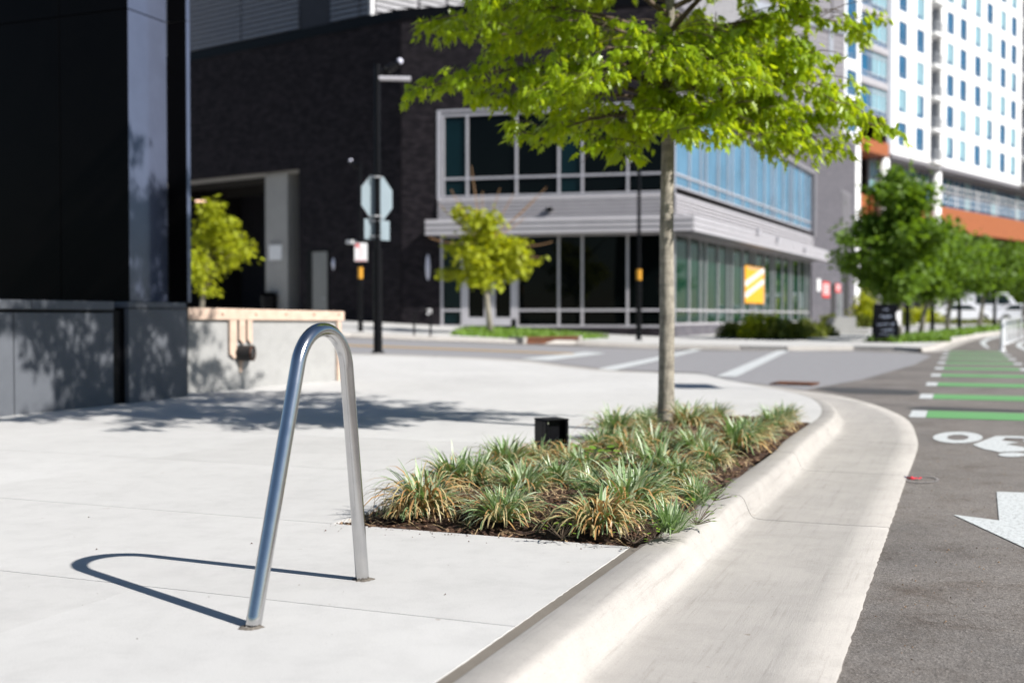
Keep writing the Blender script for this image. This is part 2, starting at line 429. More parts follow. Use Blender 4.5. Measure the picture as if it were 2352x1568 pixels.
def sheet(poly, off, st, name, mat, skirt=0.0, zf=T):
    pl = []
    for i in range(len(poly)):
        a, b = Vector(poly[i][:2]), Vector(poly[(i + 1) % len(poly)][:2]); n = max(1, int((b - a).length / st))
        for k in range(n): q = a.lerp(b, k / n); pl.append((q.x, q.y))
    n = len(pl); allp = [Vector(p) for p in pl] + [Vector(p) for p in clip_pts(pl, st)]
    r = geometry.delaunay_2d_cdt(allp, [], [list(range(n))], 1, 1e-5)
    b = MB(); b.add([(p.x, p.y, zf(p.x, p.y) + off) for p in r[0]], r[2])
    if skirt:
        for i in range(n):
            p, q = pl[i], pl[(i + 1) % n]
            zp, zq = zf(*p) + off, zf(*q) + off
            b.add([(p[0], p[1], zp), (q[0], q[1], zq), (q[0], q[1], zq - skirt), (p[0], p[1], zp - skirt)], [(0, 1, 2, 3)])
    return b.build(name, mat)
XY = lambda p: (p.x, p.y)

# kerb: pairs of (back of kerb, edge of asphalt)
BED_L, BED_W = 5.8, gp(770, 1200); BED_W = -touv(BED_W)[1]
pairs = []
UO0, VO0 = touv(gp(1925, 1568, ROAD)); UO1, VO1 = touv(gp(2050, 1200, ROAD))
for u in (-6, -4.5, -2.5, -.5, 1.5, 2.5, 3.5):
    vo = VO0 + (VO1 - VO0) * min(1, max(0, (u - UO0) / (UO1 - UO0))); o_ = uv(u, vo); pairs.append((uv(u, .036), Vector((o_.x, o_.y, ROAD))))
for b_, o_ in (((1804, 1010), (2099, 1062)), ((1859, 972), (2110, 1025)), ((1880, 957), (2106, 1001)), ((1887, 943), (2092, 972)), ((1884, 932), (2060, 951)), ((1873, 921), (2000, 928)),
               ((1851, 910), (1930, 911)), ((1800, 897), (1850, 899)), ((1730, 884), (1770, 888)), ((1660, 870), (1690, 878)), ((1600, 858), (1625, 866)), ((1500, 856), (1490, 855)),
               ((1400, 853), (1400, 850)), ((1290, 842), (1290, 838)), ((1187, 830), (1187, 826)), ((1000, 820), (1000, 817)), ((804, 814), (804, 811)), ((500, 805), (500, 802)), ((100, 796), (100, 793))):
    pairs.append((gt(*b_), gt(*o_, ROAD)))
kfac = [1] * 12 + [.8, .5, .2] + [0] * 12; kfac = kfac[:len(pairs)]
def smooth_pairs(a, b, k, sub=4):
    out = []
    n = len(a)
    def cr(p, i, t):
        p0, p1, p2, p3 = p[max(i - 1, 0)], p[i], p[i + 1], p[min(i + 2, n - 1)]
        return .5 * ((2 * p1) + (p2 - p0) * t + (2 * p0 - 5 * p1 + 4 * p2 - p3) * t * t + (3 * p1 - p0 - 3 * p2 + p3) * t ** 3)
    for i in range(n - 1):
        for j in range(sub):
            t = j / sub; out.append((cr(a, i, t), cr(b, i, t), k[i] * (1 - t) + k[i + 1] * t, i + t))
    out.append((a[-1], b[-1], k[-1], n - 1)); return out
sp_ = smooth_pairs([p[0] for p in pairs], [p[1] for p in pairs], kfac)
PROF = [(0.0, -.004), (.010, 0), (.12, -.001), (.142, -.003), (.157, -.009), (.170, -.021), (.184, -.048), (.200, -.082), (.213, -.103), (.228, -.114), (.255, -.120), (.30, -.122), (.6, -.122), (.8, -.121), (.99, -.118), (1.0, -.14)]
def kerb_point(a, b, k, t, h):
    p = a.lerp(b, t); lin = a.z * (1 - t) + (b.z + .008) * t
    full = a.z + h + (b.z - ROAD - a.z) * t
    if t >= 1: full = lin = b.z - .02
    return Vector((p.x, p.y, full * k + lin * (1 - k)))
kerb = MB()
for i in range(len(sp_) - 1):      # bed of the kerb, seen only in the joints
    q = [kerb_point(*sp_[j][:3], t, h) - Vector((0, 0, .02)) for j in (i, i + 1) for t, h in PROF]
    n_ = len(PROF); kerb.add(q, [(k, k + 1, n_ + k + 1, n_ + k) for k in range(n_ - 1)])
kerb_o = kerb.build("kerb", m_dirt); kerb_o['kind'] = 'structure'
JOINTS = [0, 4, 6, 8, 10, 13, 16, 18, 20, 22, 24, len(pairs) - 1]
for a_, b_ in zip(JOINTS[:-1], JOINTS[1:]):
    seg = MB(); rows = []
    src = [r for r in sp_ if a_ - 1e-6 <= r[3] <= b_ + 1e-6]
    dense = []
    for r0, r1 in zip(src[:-1], src[1:]):
        for j in range(12 if r0[0].y < 6 else 3): nj = 12 if r0[0].y < 6 else 3; t = j / nj; dense.append((r0[0].lerp(r1[0], t), r0[1].lerp(r1[1], t), r0[2] * (1 - t) + r1[2] * t))
    dense.append(src[-1][:3])
    d0 = (dense[1][0] - dense[0][0]).normalized() * .0045; d1 = (dense[-1][0] - dense[-2][0]).normalized() * .0045
    for i, r in enumerate(dense):
        e = d0 if i == 0 else (-d1 if i == len(dense) - 1 else Vector((0, 0, 0)))
        jit = rnd.gauss(0, .0016) if r[0].y < 7 else 0
        ob = r[1] + ND * jit
        rows.append([kerb_point(r[0] + e, ob + e, r[2], t, h) for t, h in PROF])
    n_ = len(PROF); seg.v = [p for row in rows for p in row]
    for j in range(len(rows) - 1):
        for k in range(n_ - 1): seg.f.append([j * n_ + k, j * n_ + k + 1, (j + 1) * n_ + k + 1, (j + 1) * n_ + k])
    for row_i in (0, len(rows) - 1):
        b0 = len(seg.v); row = rows[row_i]; seg.v += row + [p - Vector((0, 0, .03)) for p in row]
        for k in range(n_ - 1): seg.f.append([b0 + k, b0 + k + 1, b0 + n_ + k + 1, b0 + n_ + k])
    seg.build("kerb_segment", m_kerb, kerb_o, smooth=True)

# near pavement: a base sheet with slabs as its pieces; beyond u = 8 the base sheet is the surface
back = [r[0] for r in sp_]
UEND = 8.0
i_end = next(i for i, p in enumerate(back) if touv(p)[0] > 6.0 or i > 40)
V_IN = -12.0
near_poly = [XY(uv(-6, .05)), XY(uv(0, .05)), XY(uv(0, 0)), XY(uv(0, -BED_W)), XY(uv(BED_L, -BED_W)), XY(uv(BED_L, 0))]
tail = [p for p in back if touv(p)[0] > BED_L + .05 or p.y > 10.6]
near_poly += [XY(p) for p in tail] + [(-26, 26), (-26, -3), XY(uv(-6, V_IN))]
walk = sheet(near_poly, -.016, .9, "sidewalk", m_dirt); walk['kind'] = 'structure'
def slab_poly(pts, g=.0028):
    c = sum((Vector(p) for p in pts), Vector((0, 0))) / len(pts)
    return pts
US = [-6, -3.81, -2.54, -1.27, 0, 1.6, 3.2, 4.8, BED_L]
VS = [-.004, -BED_W, -3.7, -6.0, V_IN]
G = .0024
for i in range(len(US) - 1):
    for j in range(len(VS) - 1):
        if US[i] >= 0 and j == 0: continue
        u0, u1, v0, v1 = US[i] + G, US[i + 1] - G, VS[j + 1] + .0002, VS[j] - .0002
        if US[i + 1] == BED_L: u1 = BED_L
        b = MB(); dz = 0.0
        c = .0
        q = [uv(u0, v0, dz - c), uv(u1, v0, dz - c), uv(u1, v1, dz - c), uv(u0, v1, dz - c)]
        t_ = [uv(u0 + c, v0, dz), uv(u1 - c, v0, dz), uv(u1 - c, v1, dz), uv(u0 + c, v1, dz)]
        bt = [p - Vector((0, 0, .06)) for p in q]
        if j == 0:      # the ragged hand-tooled edge beside the kerb
            n_ = 60; top = [t_[3].lerp(t_[2], k / n_) + ND * rnd.gauss(0, .0012) for k in range(n_ + 1)]
            b.poly([t_[0], t_[1]] + top[::-1]); b.add(top + [p + ND * .002 - Vector((0, 0, .03)) for p in top], [(k, k + 1, n_ + 2 + k, n_ + 1 + k) for k in range(n_)])
            b.add(t_[:2] + q[:2] + bt[:2], [(0, 1, 3, 2), (2, 3, 5, 4)]); b.add([t_[1], t_[2], bt[2], bt[1]], [(0, 1, 2, 3)]); b.add([t_[0], t_[3], bt[3], bt[0]], [(0, 1, 2, 3)])
        else:
            b.add(t_ + q + bt, [(0, 1, 2, 3)] + [(k, (k + 1) % 4, 4 + (k + 1) % 4, 4 + k) for k in range(4)] + [(4 + k, 4 + (k + 1) % 4, 8 + (k + 1) % 4, 8 + k) for k in range(4)])
        b.build("slab", m_walk, walk)
fl = MB()
for k in range(60):
    u0, u1 = -6 + .1 * k, -5.9 + .1 * k
    z0 = -.0025 + .0008 * math.sin(u0 * 5) ; z1 = -.0025 + .0008 * math.sin(u1 * 5)
    fl.poly([uv(u0, -.004, z0), uv(u1, -.004, z1), uv(u1, .045, z1 - .002), uv(u0, .045, z0 - .002)])
fl.build("joint_filler", m_joint, walk)
# the corner beyond the bed, cast in larger bays that follow the rise of the ground
line_far = uv(BED_L + G, 0)
def above(poly, f):
    out = []
    for i in range(len(poly)):
        a, b = Vector(poly[i]), Vector(poly[(i + 1) % len(poly)]); fa, fb = f(a), f(b)
        if fa >= 0: out.append(a)
        if (fa >= 0) != (fb >= 0): out.append(a.lerp(b, fa / (fa - fb)))
    return out
corner = [XY(uv(BED_L, -.0))] + [XY(p) for p in tail] + [(-26, 26), XY(uv(BED_L, -22))]
UB = [BED_L + G, 8.6, 11.4, 14.4, 19, 60]; VB = [60, -3.7, -9.5, -60]
for i in range(len(UB) - 1):
    for j in range(len(VB) - 1):
        U = lambda p: touv(Vector((p.x, p.y, 0)))
        pl = above(corner, lambda p: U(p)[0] - UB[i] - G)
        if len(pl) > 2: pl = above(pl, lambda p: UB[i + 1] - G - U(p)[0])
        if len(pl) > 2: pl = above(pl, lambda p: U(p)[1] - VB[j + 1] - .0003)
        if len(pl) > 2: pl = above(pl, lambda p: VB[j] - .0003 - U(p)[1])
        if len(pl) > 2:
            cl = []
            for p in pl:
                if not cl or (p - cl[-1]).length > .02: cl.append(p)
            ar = abs(sum(cl[k].x * cl[(k + 1) % len(cl)].y - cl[(k + 1) % len(cl)].x * cl[k].y for k in range(len(cl)))) / 2
            if len(cl) > 2 and ar > .3: sheet([(p.x, p.y) for p in cl], 0.0, .8, "slab", m_walk, .05).parent = walk
# pavement across the side street
fe = [gt(x, y, ROAD) for x, y in ((-500, 752), (100, 763), (500, 769), (804, 774), (1000, 782), (1194, 789), (1319, 791), (1493, 799), (1700, 803), (1807, 805), (1960, 804), (2060, 806), (2113, 809), (2135, 805), (2187, 787), (2226, 777), (2285, 769), (2330, 762))]
far_poly = [XY(p) for p in fe] + [(60, 130), (-90, 130), (-90, fe[0].y)]
far_walk = sheet(far_poly, 0.0, 2.0, "far_sidewalk", m_walk, .16); far_walk['kind'] = 'structure'
fk = MB()
for a, b in zip(fe[:-1], fe[1:]):
    n = Vector((b.y - a.y, a.x - b.x, 0)).normalized(); nn = max(1, int((b - a).length / 1.5))
    for k in range(nn):
        p, q = a.lerp(b, k / nn), a.lerp(b, (k + 1) / nn)
        P = lambda w, o, z: Vector((w.x + n.x * o, w.y + n.y * o, T(w.x, w.y) + z))
        fk.add([P(p, -.12, .006), P(q, -.12, .006), P(q, .02, .004), P(p, .02, .004), P(q, .08, ROAD + .01), P(p, .08, ROAD + .01), P(q, .5, ROAD + .006), P(p, .5, ROAD + .006)], [(0, 1, 2, 3), (3, 2, 4, 5), (5, 4, 6, 7)])
tag(fk.build("far_kerb", m_kerb), kind='structure')

# planting bed
BEDT = {}
def bed_z(u, v):
    e = min(u, BED_L - u, -v, v + BED_W); return -.020 + .085 * sm(0, .5, e) + .012 * math.sin(u * 7 + v * 3) * math.sin(v * 9 - u * 2)
bedm = MB(); nu, nv = 90, 26
for i in range(nu + 1):
    for j in range(nv + 1):
        u, v = BED_L * i / nu, -BED_W * j / nv; bedm.v.append(uv(u, v, bed_z(u, v) + rnd.uniform(-.008, .008)))
for i in range(nu):
    for j in range(nv): k = i * (nv + 1) + j; bedm.f.append([k, k + 1, k + nv + 2, k + nv + 1])
bed = bedm.build("planting_bed", m_mulch, smooth=True); bed['kind'] = 'structure'
for nm, mt, num, seed in (("bark_chips", m_chip, 5200, 3), ("dry_leaf_litter", m_chip_pale, 1500, 4)):
    r = random.Random(seed); b = MB()
    for _ in range(num):
        u, v = r.uniform(-.01, BED_L), r.uniform(-BED_W, .0)
        L, w = r.uniform(.012, .045), r.uniform(.004, .012)
        a = r.uniform(0, 6.28); c = uv(u, v, max(bed_z(u, v), -.03) + r.uniform(.0, .012)); d = Vector((math.cos(a), math.sin(a), r.uniform(-.3, .3))); e = Vector((-math.sin(a), math.cos(a), r.uniform(-.5, .5)))
        h = Vector((0, 0, .004))
        p = [c - d * L / 2 - e * w / 2, c + d * L / 2 - e * w / 2, c + d * L / 2 + e * w / 2, c - d * L / 2 + e * w / 2]
        b.hexa(p + [q + h for q in p])
    o = b.build(nm, mt, bed, fix=False); o['kind'] = 'stuff'
r = random.Random(44); b = MB()
for _ in range(1500):        # dead blades lying over the mulch
    u, v = r.uniform(.02, BED_L - .02), r.uniform(-BED_W + .02, -.02); L, w = r.uniform(.05, .16), r.uniform(.0012, .0028); a = r.uniform(0, 6.28); cv = r.uniform(-4, 4); p = uv(u, v, bed_z(u, v) + .012); pts = []
    for k in range(5):
        dd = Vector((math.cos(a), math.sin(a), 0)); e = Vector((-dd.y, dd.x, 0)) * w; z = Vector((0, 0, .012 * math.sin(k * .9 + u * 9))); pts.append((p + z - e, p + z + e)); p = p + dd * (L / 4); a += cv * L / 4
    for k in range(4): b.add([pts[k][0], pts[k][1], pts[k + 1][1], pts[k + 1][0]], [(0, 1, 2, 3)])
o = b.build("dead_blades", m_straw, bed, fix=False); o['kind'] = 'stuff'
# small grit and crumbs on the pavement and gutter
for nm, mt, num, seed, fn in (("pavement_grit", m_chip, 120, 5, lambda r: (r.uniform(-3.5, 0), r.uniform(-4, -.06), 0)), ("spilled_mulch", m_chip, 150, 9, lambda r: (-abs(r.gauss(0, .07)), r.uniform(-BED_W, 0), .001)), ("gutter_grit", m_chip, 220, 6, lambda r: (r.uniform(-2.5, 5), r.uniform(.42, 1.0), -.135)), ("road_grit", m_chip_pale, 900, 8, lambda r: (r.uniform(-2.5, 6), 1.02 + abs(r.gauss(0, .5)), ROAD))):
    r = random.Random(seed); b = MB()
    for _ in range(num):
        u, v, z = fn(r); s = .0012 + .005 * r.random() ** 3; p = uv(u, v, z + s * .4)
        q = [p + Vector((r.uniform(-1, 1), r.uniform(-1, 1), 0)).normalized() * s for _ in range(3)]
        b.add(q + [p + Vector((0, 0, s))], [(0, 1, 2), (0, 1, 3), (1, 2, 3), (2, 0, 3)])
    tag(b.build(nm, mt, fix=False), kind='stuff')

# ------------------------------------------------------------------ road markings (flat sheets 4 mm up)
def mark(name, mat, polys, off=.004, kind='structure', px=True):
    b = MB()
    for pl in polys:
        w = [gt(x, y, ROAD) for x, y in pl] if px else pl
        if max((p - q).length for p, q in zip(w, w[1:] + w[:1])) > 1.6:
            return tag(sheet([XY(p) for p in w], ROAD + off, .5, name, mat), kind=kind)
        b.poly([(p.x, p.y, T(p.x, p.y) + ROAD + off) for p in w])
    return tag(b.build(name, mat), kind=kind)
V0 = touv(gt(2129, 952, ROAD))[1]
for k in range(9):
    u0 = 8.2 + 2.93 * k; g_ = .93
    rp = lambda u, v: uv(u, v)
    mark("green_bar", m_green, [[rp(u0, V0), rp(u0 + g_, V0), rp(u0 + g_, V0 + 1.42), rp(u0, V0 + 1.42)]], px=False)
    for v_ in (V0 - .17, V0 + 1.425):
        mark("bar_end", m_white, [[rp(u0, v_), rp(u0 + g_, v_), rp(u0 + g_, v_ + .165), rp(u0, v_ + .165)]], px=False)
def ell(cx, cy, rx, ry, n=28): return [(cx + rx * math.cos(6.2832 * k / n), cy + ry * math.sin(6.2832 * k / n)) for k in range(n)]
def ring(name, mat, c, ro, ri, off=.004):
    a = [gt(x, y, ROAD) for x, y in ell(*c, *ro)]; i = [gt(x, y, ROAD) for x, y in ell(*c, *ri)]; b = MB()
    z = lambda p: (p.x, p.y, p.z + off); n = len(a)
    b.add([z(p) for p in a] + [z(p) for p in i], [(k, (k + 1) % n, n + (k + 1) % n, n + k) for k in range(n)])
    return tag(b.build(name, mat), kind='structure')
ring("bike_symbol_wheel", m_white, (2200, 1005), (57, 13), (25, 6.5))
ring("bike_symbol_wheel", m_white, (2408, 1012), (57, 13), (25, 6.5))
mark("bike_symbol_frame", m_white, [[(2234, 1022), (2250, 1016), (2287, 1002), (2318, 1002), (2307, 1008), (2300, 1012), (2340, 1017), (2310, 1021), (2352, 1028), (2360, 1037), (2296, 1039), (2260, 1032)]], .005)
mark("bike_symbol_bar", m_white, [[(2316, 1002), (2420, 1006), (2420, 1010), (2310, 1006.5)]], .006)
mark("bike_symbol_rider", m_white, [ell(2325, 1045, 32, 5, 16)], .005)
mark("lane_arrow", m_white, [[(2289, 1130), (2295, 1196), (2190, 1183), (2300, 1234), (2400, 1281), (2480, 1318), (2540, 1250), (2570, 1200), (2440, 1208), (2430, 1134)]])
mark("crosswalk_line", m_white, [[(1645, 866), (1692, 866), (1813, 806), (1786, 806)]], .014)
mark("crosswalk_line", m_white, [[(1362, 851), (1414, 851), (1614, 803), (1590, 803)]], .014)
mark("stop_line", m_white, [[(1194, 826), (1262, 829), (1392, 812), (1345, 809)]], .014)
mark("centre_line", m_yellow, [[(500, 780), (804, 792.5), (1319, 812), (1319, 814.5), (804, 795.5), (500, 783)]], .014)
mark("edge_line", m_white, [[(2296, 770), (2262, 778), (2250, 786), (2256, 794), (2268, 800), (2274, 800), (2266, 793), (2264, 786), (2276, 779), (2304, 772)]])
mark("edge_line", m_white, [[(2352, 782), (2336, 788), (2333, 795), (2352, 804), (2380, 810), (2380, 806), (2358, 800), (2345, 794), (2350, 788), (2370, 784)]])
mark("side_street", m_cross, [[(-300, 786), (500, 795), (804, 810.5), (1187, 825.5), (1290, 836.5), (1400, 848.5), (1600, 856), (1690, 876), (1850, 896), (1980, 872), (2100, 838), (2140, 818), (2110, 812), (1960, 807), (1700, 806), (1493, 802), (1194, 792), (804, 777), (500, 771), (-300, 758)]], .006)
mark("dark_road_patch", m_patch, [[(1874, 893), (1905, 889), (2106, 896), (2112, 903), (2090, 907), (1930, 903)]], .004)  # flat dark shapes laid just above the road
mark("dark_road_patch", m_patch, [[(2080, 937), (2120, 934), (2352, 942), (2352, 947), (2100, 941)]], .003)
ring("chalk_ring", m_chalk, (2118, 1102), (40, 8), (33, 6.3))

# ------------------------------------------------------------------ black panelled building on the left
BF_O = gp(432, 912)
BF = Frame((BF_O.x, BF_O.y), -SD, ND)                       # plinth face, s runs back towards the camera
bb = thing("black_building", "black panelled building corner with dark granite plinth, left of the bike rack", "building", (BF_O.x, BF_O.y, 0))
ZT, SEAM = 1.09, 4.32
def tiles(fr, cuts_s, cuts_z, o0, o1, name, mat, parent, gap=.006):
    for s0, s1 in zip(cuts_s[:-1], cuts_s[1:]):
        for z0, z1 in zip(cuts_z[:-1], cuts_z[1:]):
            b = MB(); b.box(fr, s0 + gap, s1 - gap, o0, o1, z0 + gap, z1 - gap); b.build(name, mat, parent, bevel=.003)
REV0, REV1 = 1.0, 1.225
tiles(BF, [0, REV0], [-.02, 1.02], -.06, 0, "granite_slab", m_granite, bb)
tiles(BF, [REV1, 2.575, 4.2, 6.2, 8.6], [-.02, .975], -.06, 0, "granite_slab", m_granite, bb)
b = MB(); b.box(BF, .01, REV0 - .01, -.30, -.008, 1.025, ZT); b.build("coping_stone", m_granite, bb, bevel=.004)
for s0, s1 in ((REV1, 2.36), (2.36, 4.3), (4.3, 6.3), (6.3, 8.6)):
    b = MB(); b.box(BF, s0 + .003, s1 - .003, -.30, .012, 1.0, ZT); b.build("coping_stone", m_granite, bb, bevel=.004)
b = MB(); b.box(BF, .0, 8.6, -.30, -.07, -.05, .995); b.build("plinth_core", m_black, bb)
# upper cladding: A faces the camera, B faces the street (set back), C returns to the street line, D is its edge
zs = [ZT + .004, SEAM, 7.2, 10]
AO = BF.P(.656 + 0.0, -.27, 0)
AF = Frame((AO.x, AO.y), -ND, -SD)
BB_ = Frame((AO.x, AO.y), SD, ND)
tiles(AF, [0, .97, 1.95, 2.95, 4.0], zs, -.05, 0, "wall_panel", m_panel, bb, .005)
b = MB(); b.box(BF, .66, 8.6, -4.5, -.34, ZT - .05, ZT - .01); b.build("ledge", m_granite, bb)
tiles(BB_, [0, .656], zs, -.05, 0, "pilaster_panel", m_panel_sky, bb, .005)
CO = BF.P(0, 0, 0)
CF = Frame((CO.x, CO.y), -ND, -SD)
tiles(CF, [.0, .268], zs, -.05, -.0, "return_panel", m_panel, bb, .003)
DF = Frame((CO.x, CO.y), SD, ND)
tiles(DF, [.0, .07], zs, -.05, .004, "edge_panel", m_panel_sky, bb, .003)
b = MB(); b.box(BB_, .02, .70, -4.2, -.06, .0, 10); b.build("wall_core", m_black, bb)
# ------------------------------------------------------------------ board-formed concrete wall with raw lumber
w0, w1 = gp(432, 906), gt(783, 873)
WF = Frame((w0.x, w0.y), w1 - w0, (w1 - w0).cross(Vector((0, 0, 1))))
WL = (w1 - w0).length
cw = thing("concrete_wall", "low pale concrete wall topped with raw lumber, behind the bike rack", "wall", (w0.x, w0.y, 0))
b = MB(); b.box(WF, .0, WL - .02, -.25, 0, -.1, .99); b.build("wall_body", m_wallc, cw, bevel=.006)
zt0 = WF.z(440, 706); zt1 = WF.z(780, 715)
zb0 = WF.z(440, 734)
b = MB(); P = WF.P
b.hexa([P(-.02, -.30, zb0), P(WL + .03, -.30, zb0 - .02), P(WL + .03, .045, zb0 - .02), P(-.02, .045, zb0), P(-.02, -.30, zt0), P(WL + .03, -.30, zt1), P(WL + .03, .045, zt1), P(-.02, .045, zt0)])
beam = b.build("top_beam", m_wood, cw, bevel=.006)
for x in (511, 588, 657, 721, 778):
    s_, z_ = WF.px(x, 722, .045); q = MB(); q.tube([P(s_, .04, z_), P(s_, .052, z_)], .013, 8); q.build("bolt_head", m_rust, beam)
zb = zb0 - .006
for xa, xb, yb in ((527, 543, 824), (549, 563, 790), (568, 579, 790)):
    s0, s1 = WF.s(xa, .03), WF.s(xb, .03); z1 = WF.z(xa, yb, .03)
    b = MB(); b.prism([P(s0, .002, zb), P(s0, .002, z1 + .06), P((s0 + s1) / 2 + .02, .002, z1), P(s1, .002, z1 + .03), P(s1, .002, zb)], WF.n * .035); b.build("lumber_strip", m_wood, cw)
s0, s1 = WF.s(771), WF.s(780); b = MB(); b.box(WF, s0, s1, .002, .035, .03, zb - .02); b.build("end_strip", m_wood, cw)
s_, z_ = WF.px(560, 811, .1)
dirp = (WF.n * .86 + WF.d * .5).normalized(); c0 = P(s_, -.02, z_)
b = MB(); b.tube([c0, c0 + dirp * .2], .098, 20, cap=False); b.tube([c0 + dirp * .2, c0 + dirp * .02], .082, 20, cap=True)
ring_n = [(c0 + dirp * .2)]
pipe = b.build("drain_pipe", m_pipe, cw, smooth=True, fix=False)
b = MB(); b.tube([c0 + dirp * .195, c0 + dirp * .204], [.099, .099], 20, cap=False); b.tube([c0 + dirp * .204, c0 + dirp * .195], [.083, .083], 20, cap=False); b.build("pipe_rim", m_rust, pipe)
s_, z_ = WF.px(552, 838, .0); b = MB(); b.prism([P(s_ - .03, .002, z_ + .1), P(s_ - .02, .002, z_ - .09), P(s_ + .005, .002, z_ - .09), P(s_ + .035, .002, z_ + .1)], WF.n * .02); b.build("mortar_drip", m_wood, cw)

# ------------------------------------------------------------------ bike rack
def rack():
    p1, p2 = gp(577, 1440), gp(834, 1330)
    p1.z = p2.z = 0
    mid = (p1 + p2) / 2; h = (p2 - p1).length / 2; d = (p2 - p1).normalized()
    rc, zc = .155, .732                      # bend radius, centre height
    root = thing("bike_rack", "brushed stainless steel hoop bike rack standing on the pavement", "bike rack", mid)
    # straight legs tangent to the bend
    cx = .072                                # the bend sits a little towards the far leg
    tp = lambda a: mid + d * (cx + rc * math.cos(a)) + Vector((0, 0, zc + rc * math.sin(a)))
    def tangent(bx, sg):
        vx = bx - cx; D = math.hypot(vx, zc); return math.atan2(-zc, vx) + sg * math.acos(rc / D)
    e, e2 = mid + d * h, mid - d * h
    t1a, t2a = tangent(h, 1), tangent(-h, -1)
    if t2a < t1a: t2a += 2 * math.pi
    path = []
    s1, q1 = e - Vector((0, 0, .03)), tp(t1a)
    path += [s1.lerp(q1, k / 14) for k in range(14)]
    n = 40
    path += [tp(t1a + (t2a - t1a) * k / n) for k in range(n + 1)]
    s2, q2 = e2 - Vector((0, 0, .03)), tp(t2a)
    path += [q2.lerp(s2, k / 14) for k in range(1, 15)]
    b = MB(); b.tube(path, .0238, 32); b.build("hoop", m_steel, root, smooth=True, fix=False)
    for p in (e, mid - d * h):
        b = MB(); r = random.Random(p.x)
        n = 24; rim = [p + Vector((math.cos(6.283 * k / n), math.sin(6.283 * k / n), 0)) * r.uniform(.030, .044) for k in range(n)]
        inn = [p + Vector((math.cos(6.283 * k / n), math.sin(6.283 * k / n), 0)) * .022 + Vector((0, 0, .006)) for k in range(n)]
        b.add([q + Vector((0, 0, .0006)) for q in rim] + inn, [(k, (k + 1) % n, n + (k + 1) % n, n + k) for k in range(n)])
        b.build("grout_collar", m_joint, root)
rack()

# ------------------------------------------------------------------ plants in the bed
def clump_mesh(seed, n, green=.55, hmax=.30, spread=1.0):
    r = random.Random(seed); parts = {0: MB(), 1: MB(), 2: MB(), 3: MB()}
    for i in range(n):
        q = r.random()
        upright = q < green
        k = (0 if r.random() < .52 else 1) if upright else (2 if r.random() < .34 else (3 if r.random() < .72 else 0))
        az = r.uniform(0, 6.283); d = Vector((math.cos(az), math.sin(az), 0)); side = Vector((-d.y, d.x, 0))
        L = r.uniform(.12, .27) * (hmax / .3) if upright else r.uniform(.18, .36) * (hmax / .3)
        el = R(r.uniform(30, 86)) if upright else R(r.uniform(30, 80))
        droop = r.uniform(.4, 1.7) if upright else r.uniform(2.2, 3.7)
        w = r.uniform(.0045, .0092) if upright else r.uniform(.0026, .0058)
        p = d * r.uniform(0, .05 * spread) + side * r.uniform(-.03, .03); st = 7; tw = r.uniform(-.5, .5)
        vs0 = []; a = el
        for j in range(st + 1):
            t = j / st; ww = w * (min(1, .55 + t * 2) if t < .3 else 1) * (1 - t ** 3.0) + .0004
            s2 = (side * math.cos(tw * t * 2) + Vector((0, 0, 1)) * math.sin(tw * t * 2) * .6)
            pz = max(p.z, .006 + .004 * r.random())
            pp = Vector((p.x, p.y, pz))
            vs0.append((pp - s2 * ww, pp + s2 * ww))
            p = p + (d * math.cos(a) + Vector((0, 0, 1)) * math.sin(a)) * (L / st); a -= droop / st * (.4 + 1.3 * t)
            az += r.uniform(-.12, .12) if not upright else 0; d = Vector((math.cos(az), math.sin(az), 0))
        m = parts[k]; b0 = len(m.v)
        for x, y in vs0: m.v += [x, y]
        for j in range(st):
            m.f.append([b0 + 2 * j, b0 + 2 * j + 1, b0 + 2 * j + 3, b0 + 2 * j + 2]); m.uv += [(0, j / st), (1, j / st), (1, (j + 1) / st), (0, (j + 1) / st)]
    nm = ("green_blades", "pale_blades", "dry_blades", "straw_blades"); mt = (m_bl_green, m_bl_pale, m_bl_dry, m_bl_straw)
    return [(nm[k], parts[k].data(nm[k], mt[k], smooth=True)) for k in range(4) if parts[k].f]
VAR = [clump_mesh(11, 330, .50), clump_mesh(12, 340, .42), clump_mesh(13, 320, .68), clump_mesh(14, 280, .62), clump_mesh(15, 330, .66), clump_mesh(16, 240, .20, .22)]
